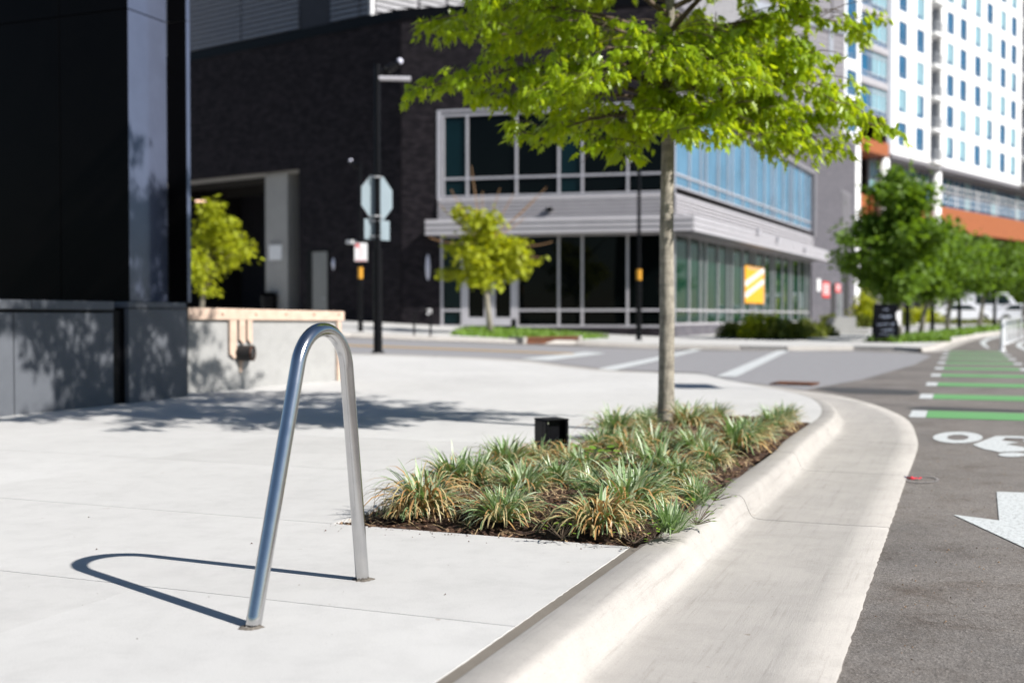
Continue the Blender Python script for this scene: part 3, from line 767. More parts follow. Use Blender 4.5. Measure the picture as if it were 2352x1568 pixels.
CL = [  # base pixel, variant, scale, label
    (882, 1197, 5, .85, "small straw coloured grass tuft at the bed's left front corner by the rack leg"),
    (975, 1172, 1, 1.0, "tawny drooping grass clump behind the bed's front left tuft"),
    (1110, 1212, 0, 1.15, "largest front grass clump with orange blades arching over the mulch"),
    (1335, 1232, 5, 1.15, "flattened straw grass clump near the middle of the bed's front edge"),
    (1020, 1118, 2, .95, "dark green upright grass clump behind the front left tawny clump"),
    (1090, 1120, 3, .95, "spiky grass clump behind the largest front clump"),
    (1200, 1140, 4, 1.1, "full grey green grass clump right of the largest front clump"),
    (1275, 1128, 2, 1.1, "variegated grass clump in the bed's middle left"),
    (1440, 1180, 4, 1.15, "pale variegated grass clump near the kerb at the bed's front right"),
    (1530, 1165, 2, 1.05, "silvery grass clump leaning towards the kerb"),
    (1590, 1112, 4, 1.0, "grass clump beside the kerb behind the silvery one"),
    (1520, 1098, 2, 1.05, "dense upright grass clump in the middle of the bed"),
    (1440, 1092, 1, .9, "browning grass clump beside the round leaved weed"),
    (1340, 1092, 3, .95, "grass clump left of the round leaved weed"),
    (1240, 1066, 1, .95, "browned grass clump in front of the black light box"),
    (1300, 1062, 5, .95, "orange tinted dry tuft at the foot of the black light box"),
    (1160, 1078, 4, .95, "grass clump left of the black light box by the pavement"),
    (1380, 1045, 3, 1.0, "grass clump right of the black light box"),
    (1445, 1050, 1, 1.0, "brown tipped grass clump in front of the tree"),
    (1500, 1040, 2, .95, "grass clump just in front of the tree trunk"),
    (1410, 1000, 4, 1.1, "tall grass clump behind the black light box"),
    (1470, 990, 2, 1.0, "grass clump left of the tree trunk"),
    (1600, 1046, 4, 1.05, "grass clump right of the tree base near the mulch gap"),
    (1660, 1072, 0, .95, "grass clump drooping onto the kerb in the bed's right side"),
    (1580, 985, 1, 1.05, "rusty brown grass clump right of the tree trunk"),
    (1690, 1030, 2, 1.1, "bright grass clump at the kerb, right of the mulch gap"),
    (1735, 1010, 4, 1.1, "bushy grass clump near the bed's far right"),
    (1785, 985, 2, 1.15, "last grass clump at the bed's far right corner"),
    (1800, 970, 4, .9, "low grass clump behind the last one at the far right"),
    (1640, 968, 4, .9, "far grass clump behind the rusty one by the trunk"),
    (1440, 968, 3, .9, "farthest left grass clump behind the tree"),
    (1520, 955, 4, .85, "grass clump hidden partly behind the trunk base"),
]
GRP = "grass clumps in the planting bed"
for i, (x, y, k, sc, lab) in enumerate(CL):
    p = gp(x, y, .03)
    uu, vv = touv(p); sc *= (1.0 if p.y > 5.6 else .94) * rnd.uniform(.80, 1.14)
    p = uv(min(max(uu, .20), BED_L - .16), min(max(vv, -BED_W + .14), -.17), .02)
    o = local_thing("grass_clump", lab, "grass clump", p, rnd.uniform(0, 6.28), GRP); o.scale = (sc, sc, sc)
    for nm, me in VAR[k]: inst(nm, me, o, (0, 0, 0))
# filler tufts without a name of their own in the photo: still single plants
for (x, y, k, lab) in ((1540, 1225, 3, "thin upright weed grass by the kerb at the bed's front right corner"), (1600, 1160, 3, "short grass tuft between the silvery clump and the kerb"), (1350, 1140, 3, "lone green shoot standing in the mulch gap"), (1175, 1190, 3, "short green shoots right of the largest front clump")):
    p = gp(x, y, .03); o = local_thing("grass_tuft", lab, "grass tuft", p, rnd.uniform(0, 6.28), "small tufts in the bed"); o.scale = (.62, .62, .75)
    for nm, me in VAR[k][:2]: inst(nm, me, o, (0, 0, 0))
def weed(x, y, n, sz, lab, rnded=False):
    p = gp(x, y, .02); o = local_thing("weed", lab, "weed", p, 0, "green weeds in the mulch"); r = random.Random(x); b = MB(); st = MB()
    for i in range(n):
        a = r.uniform(0, 6.28); rad = r.uniform(.02, .09) * sz; h = r.uniform(.02, .11) * sz; c = Vector((math.cos(a) * rad, math.sin(a) * rad, h)); d = Vector((math.cos(a), math.sin(a), r.uniform(-.2, .5))).normalized(); e = d.cross(Vector((0, 0, 1))).normalized()
        L, w = (.03, .018) if rnded else (.028, .008); L *= sz; w *= sz
        b.poly([c, c + d * L * .35 + e * w, c + d * L * .8 + e * w * .7, c + d * L, c + d * L * .8 - e * w * .7, c + d * L * .35 - e * w])
        st.tube([Vector((0, 0, 0)), c], .0012, 4, False)
    b.build("leaves", m_grass, o, fix=False); st.build("stems", m_twig, o, fix=False)
weed(1375, 1092, 40, 1.5, "round leaved green weed between the grass clumps", True)
weed(1500, 1238, 16, 1.0, "small green weed at the bed's front right corner")
weed(1600, 1205, 30, 1.0, "creeping green weed along the kerb edge")
weed(1640, 1150, 30, 1.0, "creeping weed against the kerb further back")
weed(1290, 1236, 12, .8, "tiny weed at the front edge of the mulch")
weed(1455, 1248, 12, .8, "tiny weed beside the bed's front kerb corner")
# ------------------------------------------------------------------ black light box in the bed
lb = local_thing("landscape_light", "square black landscape light box half hidden by grass", "garden light", gp(1270, 1038, .0), R(27)); lb.scale = (.86, .86, .86)
def lbox(n, m, *a, bev=.006):
    b = MB(); b.cube(*a); return b.build(n, m, lb, bevel=bev)
lbox("lamp_housing", m_black, -.1, .1, -.02, .13, -.02, .255)
lbox("side_rim", m_black, -.104, -.075, -.075, -.021, -.02, .256); lbox("side_rim", m_black, .077, .104, -.075, -.021, -.02, .256)
lbox("hood", m_black, -.108, .108, -.08, .134, .257, .269)
b = MB(); b.tube([(-.09, -.078, .242), (-.09, -.083, .242)], .007, 8); b.build("screw_head", m_chrome, lb)
# ------------------------------------------------------------------ litter on the road
p = gt(2092, 1101, ROAD); lt = thing("plastic_scrap", "crumpled red and blue plastic scrap inside a chalk ring on the asphalt", "litter", p)
def scrap(nm, mt, cx, cy, L, W, seed):
    r = random.Random(seed); b = MB(); n = 6
    for j in range(n + 1):
        for k in range(3): b.v.append(p + SD * (cy + W * (k - 1) + r.uniform(-.004, .004)) + ND * (cx + L * (j / n - .5)) + Vector((0, 0, .006 + r.uniform(0, .016))))
    for j in range(n):
        for k in range(2): i = j * 3 + k; b.f.append([i, i + 1, i + 4, i + 3])
    b.build(nm, mt, lt, fix=False)
scrap("red_film", m_litter, .02, 0, .09, .016, 1); scrap("blue_cap", m_blue, -.03, .01, .025, .012, 2)

# ------------------------------------------------------------------ brick building across the side street
C0 = at(1545, 727, 46)
FWL = Frame((C0.x, C0.y), (-.974, .226), (-.226, -.974))      # front
RWL = Frame((C0.x, C0.y), (.4415, .8973), (.8973, -.4415))        # long street side
SC_ = FWL.s(922)
LO = FWL.P(SC_, 0, 0)
LWL = Frame((LO.x, LO.y), (-.818, .575), (-.575, -.818))      # shaded side with the garage
GZ = -.4
ZR = FWL.z(922, 46)                                           # parapet height
br = thing("brick_building", "dark brick building with glass storefront, metal canopy and garage entrance", "building", (C0.x, C0.y, 0))
def uvbox(fr, boxes, name, mat, parent):
    """wall of boxes (s0,s1,o0,o1,z0,z1) with metre UVs along the wall"""
    b = MB()
    for q in boxes: b.box(fr, *q)
    o = b.build(name, mat, parent); me = o.data; l = me.uv_layers.new(name="UVMap")
    base = BASE[o.name]
    for p in me.polygons:
        for li in p.loop_indices:
            w = me.vertices[me.loops[li].vertex_index].co + base - fr.o
            hx = w.dot(fr.d) if abs(p.normal.dot(fr.n)) > .5 else w.dot(fr.n)
            l.data[li].uv = (hx, w.z)
    return o
z_low_top = FWL.z(1016, 545); z_low_bot = FWL.z(1016, 746); z_up_bot = FWL.z(1030, 447) - .14; z_up_top = FWL.z(1012, 252) - .22
sW = FWL.s(1012)
z_base_r = -.2
# brick of the front: pilaster, lintel above the upper windows, base
uvbox(FWL, [(sW + .02, SC_ - .02, -.35, 0, GZ, ZR), (.02, sW + .02, -.35, 0, z_up_top + .02, ZR), (.02, sW + .02, -.35, -.003, GZ, z_low_bot)], "front_brickwork", m_brick, br)
uvbox(FWL, [(.0, SC_ + .02, -.5, .05, ZR, ZR + .45)], "parapet", m_black, br)
# shaded side, with the garage opening
g0, g1 = LWL.s(688), LWL.s(300)
zg = LWL.z(688, 386)
LEN = LWL.s(150)
uvbox(LWL, [(0.02, g0, -.35, 0, GZ, ZR), (g0, g1, -.35, 0, zg, ZR), (g1, LEN, -.35, 0, GZ, ZR)], "side_brickwork", m_brick, br)
uvbox(LWL, [(-.02, LEN, -.5, .05, ZR, ZR + .45)], "parapet", m_black, br)
b = MB(); b.box(LWL, g0 + .02, g1 - .02, -.9, -.36, zg - .10, zg); b.build("garage_header", m_colc, br)
gc0, gc1 = LWL.s(663, -.4), LWL.s(612, -.4)
b = MB(); b.box(LWL, gc0, gc1, -1.2, -.36, GZ, zg - .02); b.build("garage_column", m_colc, br)
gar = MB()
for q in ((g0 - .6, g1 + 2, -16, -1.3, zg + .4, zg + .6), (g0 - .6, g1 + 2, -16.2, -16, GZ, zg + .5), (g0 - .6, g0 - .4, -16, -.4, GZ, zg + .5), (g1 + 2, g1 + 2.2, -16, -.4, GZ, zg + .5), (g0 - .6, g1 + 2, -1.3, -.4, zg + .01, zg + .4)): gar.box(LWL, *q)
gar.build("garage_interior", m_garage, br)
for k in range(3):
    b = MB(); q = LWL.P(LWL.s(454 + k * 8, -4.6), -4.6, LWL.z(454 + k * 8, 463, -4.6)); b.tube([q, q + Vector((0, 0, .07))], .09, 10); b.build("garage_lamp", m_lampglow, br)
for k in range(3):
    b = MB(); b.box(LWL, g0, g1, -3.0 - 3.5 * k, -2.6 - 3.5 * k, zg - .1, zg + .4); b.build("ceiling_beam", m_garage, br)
# notice on the garage column
cs, cz = LWL.px(633, 575, -.36)
nt = MB(); nt.box(LWL, cs - .42, cs + .42, -.358, -.33, cz - .45, cz + .25)
plate = nt.build("column_notice", m_signwhite, br); nt = MB()
for k in range(5): nt.box(LWL, cs - .34 + .14 * k, cs - .24 + .14 * k, -.329, -.325, cz + .26, cz + .46)
nt.build("notice_lettering", m_text, plate)
# grey service door
d0, d1 = LWL.s(753), LWL.s(718); zd1 = LWL.z(735, 578); zd0 = T(*LWL.P(d0, 0, 0).xy) - .05
door = MB(); door.box(LWL, d0, d1, -.01, .012, zd0, zd1); dr = door.build("service_door", m_door, br)
door = MB(); door.box(LWL, d0 + .12, d0 + .26, .013, .07, zd0 + 1.0, zd0 + 1.06); door.build("handle", m_galv, dr)
b = MB(); b.box(LWL, d0 - .08, d0 - .001, .001, .03, zd0, zd1 + .08); b.box(LWL, d1 + .001, d1 + .35, .001, .03, zd0, zd1 + .08); b.box(LWL, d0 - .001, d1 + .001, .001, .03, zd1 + .002, zd1 + .08); b.build("door_frame", m_black, br)
def wall_light(fr, x, y0, y1, name="wall_light"):
    s, z1 = fr.px(x, y0, .1); z0 = fr.z(x, y1, .1); b = MB(); b.box(fr, s - .06, s + .06, .001, .04, z0 + .1, z1 - .1); o = b.build(name, m_black, br)
    n = 8; pts = []
    b = MB()
    for k in range(n): t = math.pi * k / (n - 1); pts.append((s - .11 * math.cos(t), .045 + .10 * math.sin(t)))
    zz = [z0, z0 + .2, (z0 + z1) / 2, z1 - .2, z1]; sc = [.25, .8, 1, .8, .25]
    for z, k in zip(zz, sc): b.v += [fr.P(s + (p[0] - s) * k, .045 + (p[1] - .045) * k, z) for p in pts]
    for j in range(4):
        for k in range(n - 1): b.f.append([j * n + k, j * n + k + 1, (j + 1) * n + k + 1, (j + 1) * n + k])
    b.build("lens", m_lightlens, o, smooth=True)
wall_light(FWL, 982, 584, 643); wall_light(LWL, 764, 592, 620)
for fr, x, y in ((FWL, 986, 716), (LWL, 762, 728)):
    s, z = fr.px(x, y, .04); b = MB(); b.box(fr, s - .09, s + .09, .001, .09, z - .12, z + .12); b.build("outlet_box", m_signwhite, br)
s, z = LWL.px(803, 556, .2); b = MB(); b.box(LWL, s - .22, s + .12, .001, .3, z - .07, z + .08); b.build("wall_camera", m_signwhite, br)
# glazed bays
def glazing(fr, s0, s1, z0, z1, mull, trans, gmat, parent, name, o=-.10, w=.085, special={}):
    fm = MB(); dpt = .10
    ms = [s0] + mull + [s1]
    fm.box(fr, s0 - w, s1 + w, o - dpt, o + dpt + .002, z0 - w, z0); fm.box(fr, s0 - w, s1 + w, o - dpt, o + dpt + .002, z1, z1 + w)
    for s in ms: fm.box(fr, s - w / 2, s + w / 2, o - dpt, o + dpt, z0 + .001, z1 - .001)
    for z in trans: fm.box(fr, s0 + w / 2, s1 - w / 2, o - dpt + .01, o + dpt - .01, z - w / 2, z + w / 2)
    fo = fm.build(name, m_alu, parent)
    zz = [z0] + trans + [z1]
    for i, (a, c) in enumerate(zip(ms[:-1], ms[1:])):
        for j, (e, f) in enumerate(zip(zz[:-1], zz[1:])):
            g = MB(); g.box(fr, a + w / 2 + .002, c - w / 2 - .002, o - .02, o + .02, e + w / 2, f - w / 2)
            mt = gmat(i, j) if callable(gmat) else gmat
            g.build("glass_pane", mt, fo)
    return fo
mF = [FWL.s(x) for x in (1073, 1186, 1283, 1337, 1441)]
tz_u = FWL.z(1030, 411)
glazing(FWL, .12, sW - .12, z_up_bot + .08, z_up_top - .08, sorted(mF)[0:], [tz_u], lambda i, j: m_glass_teal if i in (2, 5) else m_glass, br, "upper_window_frame")
b = MB(); b.box(FWL, sW - .02, sW + .14, -.2, .03, z_up_bot - .05, z_up_top + .1); b.box(FWL, -.05, sW + .14, -.2, .03, z_up_top + .101, z_up_top + .19); b.build("window_surround", m_alu, br)
# ground floor: single light, door pair, lights
tz_l = FWL.z(1300, 712)
xd0, xd1 = FWL.s(1062), FWL.s(1188)
zl1 = z_low_top - .02
glazing(FWL, .12, xd1, z_low_bot, zl1, sorted([FWL.s(x) for x in (1283, 1337, 1441)]), [tz_l], m_glass, br, "storefront_frame")
glazing(FWL, xd0 + .02, sW - .05, z_low_bot, zl1, [], [tz_l], m_glass_teal, br, "storefront_frame")
z_dh = FWL.z(1120, 632)
glazing(FWL, xd1 + .04, xd0 - .02, z_dh, zl1, [(xd0 + xd1) / 2], [], m_glass, br, "transom_frame")
for a, c in ((xd1 + .06, (xd0 + xd1) / 2 - .02), ((xd0 + xd1) / 2 + .02, xd0 - .04)):
    d = MB(); w = .22
    d.box(FWL, a, a + w, -.12, 0, z_low_bot - .02, z_dh - .1); d.box(FWL, c - w, c, -.12, 0, z_low_bot - .02, z_dh - .1); d.box(FWL, a + w + .001, c - w - .001, -.118, -.002, z_low_bot - .02, z_low_bot + .32); d.box(FWL, a + w + .001, c - w - .001, -.118, -.002, z_dh - .3, z_dh - .1)
    do = d.build("entrance_door", m_alu, br)
    g = MB(); g.box(FWL, a + w + .002, c - w - .002, -.075, -.05, z_low_bot + .322, z_dh - .302); g.build("glass_pane", m_glass, do)
    g = MB(); m_ = c - .1 if a == xd1 + .06 else a + .1; g.tube([FWL.P(m_, .05, z_low_bot + .8), FWL.P(m_, .05, z_low_bot + 1.3)], .025, 6); g.build("handle", m_galv, do)
# long glass side
gEnd = RWL.s(1862)
pat = [.35]; k = 0
while pat[-1] < gEnd - 2.5: pat.append(pat[-1] + (1.95, 1.65, .78)[k % 3]); k += 1
zu0 = RWL.z(1556, 430); zu1 = RWL.z(1735, 330); ztr = RWL.z(1552, 398)
def blue(i, j): return m_glass_sky
glazing(RWL, .14, gEnd, zu0 + .08, zu1 - .05, pat[1:], [ztr], blue, br, "street_window_frame", w=.075)
zb_ = RWL.z(1552, 742)
glazing(RWL, .14, gEnd - .5, zb_, zl1, pat[1:], [tz_l], m_glass_green, br, "street_storefront_frame", w=.075)
ZR2 = ZR
REND = RWL.s(1963)
uvbox(RWL, [(.02, gEnd + .1, -.35, 0, zu1 + .03, ZR), (gEnd + .1, REND, -.35, .02, GZ, ZR), (.02, gEnd + .1, -.35, -.003, GZ, zb_ - .05)], "street_brickwork", m_brick_grey, br)
b = MB(); b.box(RWL, gEnd + .1, gEnd + .5, .022, .2, zu0 - .3, zu1 + .03); b.box(RWL, .1, gEnd + .5, .001, .14, zu1 + .031, zu1 + .25); b.build("window_hood", m_siding, br)
uvbox(RWL, [(.05, REND, -.5, .06, ZR, ZR + .45)], "parapet", m_siding, br)
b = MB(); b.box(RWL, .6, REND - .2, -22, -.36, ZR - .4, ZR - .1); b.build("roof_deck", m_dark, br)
core = MB(); core.box(RWL, .5, gEnd, -1.2, -.6, GZ, ZR - .5); core.box(FWL, .6, SC_ - .3, -1.2, -.6, GZ, ZR - .5); core.build("light_block", m_dark, br)  # unseen dark boxes added behind the glass to block light
b = MB(); b.box(RWL, REND - .1, REND, -14, -.36, GZ, ZR); b.build("end_wall", m_brick_grey, br)
# plinth under the corner glass
uvbox(FWL, [(-.06, sW * .45, -.3, .06, -.3, z_low_bot - .10)], "plinth", m_brick, br)
uvbox(RWL, [(-.06, 9.0, -.3, .05, -.3, z_low_bot - .10)], "plinth", m_brick_grey, br)
# corner posts
b = MB(); b.box(FWL, -.1, .1, -.12, .05, z_up_bot - .02, z_up_top + .1); b.build("corner_post", m_alu, br)
b = MB(); b.box(FWL, -.1, .1, -.12, .05, z_low_bot - .05, zl1 + .1); b.build("corner_post", m_alu, br)
# spandrel boards between the storeys and the canopy fascia
zc0 = z_low_top + .02                              # canopy underside
NB = 7; zs0, zs1 = zc0 + .55, z_up_bot - .02
for fr, s0, s1 in ((FWL, .13, sW + .1), (RWL, .13, gEnd + .4)):
    for k in range(NB):
        h = (zs1 - zs0) / NB; b = MB(); zz = zs0 + k * h
        b.hexa([fr.P(s0, -.04, zz), fr.P(s1, -.04, zz), fr.P(s1, .09, zz), fr.P(s0, .09, zz), fr.P(s0, -.04, zz + h - .03), fr.P(s1, -.04, zz + h - .03), fr.P(s1, .03, zz + h - .03), fr.P(s0, .03, zz + h - .03)])
        b.build("spandrel_board", m_siding_lt, br)
    b = MB(); b.box(fr, s0, s1, -.3, -.05, zc0, zs1 + .05); b.build("spandrel_backing", m_siding, br)
OD = 1.15; WA = OD / (1 + FWL.n.dot(RWL.n)); cor = FWL.o + (FWL.n + RWL.n) * WA
CFR = Frame((cor.x, cor.y), FWL.d, FWL.n); CRR = Frame((cor.x, cor.y), RWL.d, RWL.n)
sl = CFR.s(977); sr_ = CRR.s(1905)
for fr, s1 in ((CFR, sl), (CRR, sr_)):
    for k in range(3):
        h = .22; zz = zc0 + k * h; b = MB()
        b.hexa([fr.P(0.002, -.08, zz), fr.P(s1, -.08, zz), fr.P(s1, .03, zz), fr.P(.002, .03, zz), fr.P(.002, -.08, zz + h - .025), fr.P(s1, -.08, zz + h - .025), fr.P(s1, -.01, zz + h - .025), fr.P(.002, -.01, zz + h - .025)])
        b.build("canopy_fascia_board", m_siding_lt, br)
    b = MB(); b.box(fr, .1, s1 - .02, -1.4, -.085, zc0 + .03, zc0 + .6); b.build("canopy_soffit", m_siding, br)
for x, y in ((1740, 541), (1785, 560), (1848, 582)):
    s, z = CRR.px(x, y - 8, .05); b = MB(); b.box(CRR, s - .14, s + .14, .032, .16, z - .12, z + .14); b.build("canopy_bracket_light", m_alu, br)
s, z = FWL.px(1275, 517, .5); b = MB(); b.box(FWL, s - .14, s + .14, .1, .42, z - .07, z + .12); b.tube([FWL.P(s + .1, .1, z - .1), FWL.P(s + .1, .4, z - .2)], .1, 8); b.build("security_camera", m_signwhite, br)
s, z = FWL.px(1263, 480, .1); b = MB(); b.box(FWL, s - .12, s + .12, .095, .25, z - .08, z + .08); b.build("wall_fixture", m_black, br)
# things on the street-side wall past the glass
def plaque(x0, x1, y0, y1, m, name, lab, cat, bars=0):
    s0, za = RWL.px(x0, y0, .05); s1, zb2 = RWL.px(x1, y1, .05); c = RWL.P((s0 + s1) / 2, .05, (za + zb2) / 2)
    t = thing(name, lab, cat, c); b = MB(); b.box(RWL, s0, s1, .024, .07, min(za, zb2), max(za, zb2)); b.build("sign_panel", m, t)
    if bars:
        b = MB()
        for k in range(bars): zz = max(za, zb2) - abs(za - zb2) * (.2 + .7 * k / bars); b.box(RWL, s0 + .15, s1 - .15 - .1 * (k % 2), .071, .074, zz - .06, zz + .02)
        b.build("printed_lines", m_signwhite, t)
plaque(1889, 1905, 646, 684, m_red, "wall_sign", "larger red sign on the grey wall past the storefront", "sign", 4)
plaque(1919, 1930, 651, 672, m_red, "wall_sign", "smaller red sign further along the grey wall", "sign", 2)
plaque(1877, 1884, 640, 669, m_signwhite, "wall_sign", "narrow white sign at the end of the storefront glass", "sign")
s0, s1 = RWL.s(1908), RWL.s(1916); b = MB(); b.box(RWL, s0, s1, .021, .06, -.1, RWL.z(1910, 652)); b.build("side_door", m_dark, br)
s0, s1 = RWL.s(1936), RWL.s(1948); b = MB(); b.box(RWL, s0, s1, .021, .06, -.1, RWL.z(1940, 632)); b.build("side_door", m_dark, br)
lv0, lv1 = RWL.s(1930), RWL.s(1950); zz0, zz1 = RWL.z(1940, 600), RWL.z(1940, 440); lf = MB()
lf.box(RWL, lv0 - .1, lv1 + .1, .021, .04, zz0, zz1); lv = lf.build("wall_vent", m_siding, br); b = MB()
for k in range(26): z = zz0 + (zz1 - zz0) * k / 26; b.box(RWL, lv0, lv1, .041, .10, z, z + .08)
b.build("vent_slats", m_siding, lv)
# yellow banner inside the storefront glass line
s0, z1b = RWL.px(1712, 607, .06); s1, z0b = RWL.px(1755, 697, .06)
bn = thing("window_banner", "yellow banner with white diagonal stripes on the storefront window", "banner", RWL.P(s0, .06, z0b)); bnp = MB(); bnp.box(RWL, s0, s1, .03, .05, z0b, z1b); bnp.build("banner_sheet", m_banner, bn)
b = MB()
P = lambda a, c: RWL.P(s0 + (s1 - s0) * a, .052, z0b + (z1b - z0b) * c)
for c_ in (.42, .12):
    b.add([P(.02, c_), P(.98, c_ + .42), P(.98, c_ + .56), P(.02, c_ + .14)], [(0, 1, 2, 3)])
bs = b.build("white_stripe", m_signwhite, bn); b = MB()
P2 = lambda a, c: RWL.P(s0 + (s1 - s0) * a, .055, z0b + (z1b - z0b) * c)
for c_ in (.45, .15):
    for k in range(7): a = .12 + .11 * k; b.add([P2(a, c_ + .42 * a), P2(a + .08, c_ + .42 * (a + .08)), P2(a + .08, c_ + .07 + .42 * (a + .08)), P2(a, c_ + .07 + .42 * a)], [(0, 1, 2, 3)])
b.build("stripe_lettering", m_text, bn)
b = MB()
for k in range(5): b.add([P2(.15 + .14 * k, .9), P2(.25 + .14 * k, .9), P2(.25 + .14 * k, .95), P2(.15 + .14 * k, .95)], [(0, 1, 2, 3)])
b.build("header_lettering", m_text, bn)

# ------------------------------------------------------------------ louvred parking deck behind the brick building
K0 = at(855, 727, 62)
KL = Frame((K0.x, K0.y), (-.818, .575), (-.575, -.818)); KR = Frame((K0.x, K0.y), (.766, .643), (.643, -.766))
pd = thing("parking_deck", "tall louvred metal parking deck rising behind the brick building", "building", (K0.x, K0.y, 0))
zk0 = FWL.z(922, 80); zk0 = 12.0; zk1 = 24.0
PIT = .30
def louvre(fr, s0, s1, z0, z1, mat):
    me = None; n = int((z1 - z0) / PIT)
    for k in range(n):
        z = z0 + k * PIT
        if me is None:
            b = MB(); b.hexa([fr.P(s0, 0, z), fr.P(s1, 0, z), fr.P(s1, .14, z), fr.P(s0, .14, z), fr.P(s0, 0, z + .2), fr.P(s1, 0, z + .2), fr.P(s1, .05, z + .2), fr.P(s0, .05, z + .2)])
            o = b.build("louvre_slat", mat, pd); me = o.data
        else: inst("louvre_slat", me, pd, (0, 0, k * PIT))
cl = [0.1, KL.s(830), KL.s(763), KL.s(692), KL.s(560), KL.s(430), KL.s(300)]
for i, (a, c) in enumerate(zip(cl[:-1], cl[1:])):
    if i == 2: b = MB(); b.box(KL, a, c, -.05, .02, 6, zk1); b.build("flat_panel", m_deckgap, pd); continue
    louvre(KL, a + .06, c - .06, 10.5, zk1, m_deck)
cr_ = [.1, KR.s(960), KR.s(1024), KR.s(1120), KR.s(1260), KR.s(1400), KR.s(1560), KR.s(1720)]
for a, c in zip(cr_[:-1], cr_[1:]): louvre(KR, a + .12, c - .12, 14.0 if c < KR.s(1300) else 8.5, zk1, m_deck)
for fr, L in ((KL, cl[-1]), (KR, KR.s(1935))):
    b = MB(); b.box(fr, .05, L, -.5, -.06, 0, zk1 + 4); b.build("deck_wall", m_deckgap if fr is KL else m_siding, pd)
b = MB(); b.box(KR, -.1, .1, -.1, .12, 6, zk1); b.build("corner_trim", m_signwhite, pd)
# plain siding part of the deck, right of the tree
kd0, kd1 = KR.s(1720) + .1, KR.s(1935)
zcap = KR.z(1890, 68)
n = int((zcap + 6 - 5) / .4); me = None
kk = KR.s(1903)
for a, c in ((kd0, kk - .25), (kk + .25, kd1)):
    me = None
    for k in range(n):
        z = 5 + k * .4
        if me is None:
            b = MB(); b.hexa([KR.P(a, -.05, z), KR.P(c, -.05, z), KR.P(c, .06, z), KR.P(a, .06, z), KR.P(a, -.05, z + .36), KR.P(c, -.05, z + .36), KR.P(c, .02, z + .36), KR.P(a, .02, z + .36)]); o = b.build("siding_board", m_siding, pd); me = o.data
        else: inst("siding_board", me, pd, (0, 0, k * .4))
b = MB(); b.box(KR, kk - .25, kk + .25, -.05, .10, 4, zcap - .1); b.build("pilaster_strip", m_stucco_grey, pd)
b = MB(); b.box(KR, kd0, kd1, -.05, .22, zcap, zcap + .7); b.build("cornice_strip", m_stucco_grey, pd)

# ------------------------------------------------------------------ white apartment block
W0 = at(2045, 727, 106)
WW = Frame((W0.x, W0.y), (.673, .74), (.74, -.673))
wb = thing("apartment_block", "white apartment block with rows of windows over a glazed orange podium", "building", (W0.x, W0.y, 0))
wz = lambda x, y: WW.z(x, y)
zbot = wz(2045, 351); ztop = wz(2045, -200)
Z = lambda y: .5738 * y                         # helper for zoom pixels of the facade view
def zx(x): return 1894.4 + x * .2564
def zy(y): return y * .2564
colx = [(640, 725, 165, 385, 0), (800, 880, 235, 455, 0), (1075, 1140, 355, 560, 0), (1190, 1255, 410, 610, 0), (1320, 1385, 475, 668, 0), (1430, 1485, 525, 715, 0), (1550, 1605, 580, 765, 0), (1645, 1700, 625, 805, 0)]
wins = []
zt = wz(zx(640), zy(165)); zb2 = wz(zx(640), zy(385)); FL = (wz(zx(640), zy(165)) - wz(zx(640), zy(1080))) / 3
rows = [zt + FL * (1 - k) for k in range(-3, 5)]   # tops
HT = zt - zb2
wcols = [(WW.s(zx(a)), WW.s(zx(c))) for a, c, *_ in colx]
ext = wcols[2:8]; step = WW.s(zx(1320)) - WW.s(zx(1075))
bal0 = WW.s(zx(930)), WW.s(zx(1025)); bal1 = WW.s(zx(1740)), WW.s(zx(1840))
more = [(a + (bal1[0] - bal0[0]), c + (bal1[0] - bal0[0])) for a, c in wcols[2:8]]
wcols += more
SEND = more[-1][1] + 1.5
WID = sum(c - a for a, c in wcols) / len(wcols)
# window prototype, copied
def win_proto():
    f = MB(); w = WID; h = HT; d = .10
    lf = Frame((0, 0), (1, 0), (0, -1))
    for q in ((0, .07, 0, h), (w - .07, w, 0, h), (.071, w - .071, 0, .07), (.071, w - .071, h - .07, h), (w * .62, w * .62 + .06, .071, h - .071), (.071, w * .62 - .001, h * .17, h * .17 + .06)): f.box(lf, q[0], q[1], -.13, -.05, q[2], q[3])
    fm = f.data("window", m_frame_grey)
    panes = []
    for q in ((.072, w * .62 - .002, .072, h * .17 - .002), (.072, w * .62 - .002, h * .17 + .062, h - .072), (w * .62 + .062, w - .072, .072, h - .072)):
        g = MB(); g.box(lf, q[0], q[1], -.115, -.085, q[2], q[3]); panes.append(g.data("pane", m_glass_blue))
    alt = []
    for me in panes: a = me.copy(); a.materials[0] = m_glass_blind; alt.append(a)
    return fm, panes, alt
wf, wp, wa = win_proto()
wrot = (0, 0, WW.rot())
rw = random.Random(5)
face = MB()
def wall_strip(s0, s1, cols, zrows, zbot_, ztop_):
    cols = sorted(cols); e = [s0] + [q for c in cols for q in c] + [s1]
    for i in range(0, len(e), 2): face.box(WW, e[i], e[i + 1], -.35, 0, zbot_, ztop_)
    for a, c in cols:
        zz = [zbot_] + [q for t in sorted(zrows) for q in (t - HT, t)] + [ztop_]
        for i in range(0, len(zz), 2): face.box(WW, a, c, -.35, 0, zz[i], zz[i + 1])
rws = [r for r in rows if r - HT > zbot + .5]
ztop = max(rws) + 1.2
fix = [((a + c) / 2 - WID / 2, (a + c) / 2 + WID / 2) for a, c in wcols]
left2, mid6, right6 = fix[:2], fix[2:8], fix[8:]
wall_strip(.0, bal0[0], left2, rws, zbot, ztop); wall_strip(bal0[1], bal1[0], mid6, rws, zbot, ztop); wall_strip(bal1[1], SEND, right6, rws, zbot, ztop)
face.box(WW, bal0[0], bal0[1], -.35, 0, zbot - .4, zbot + .3)
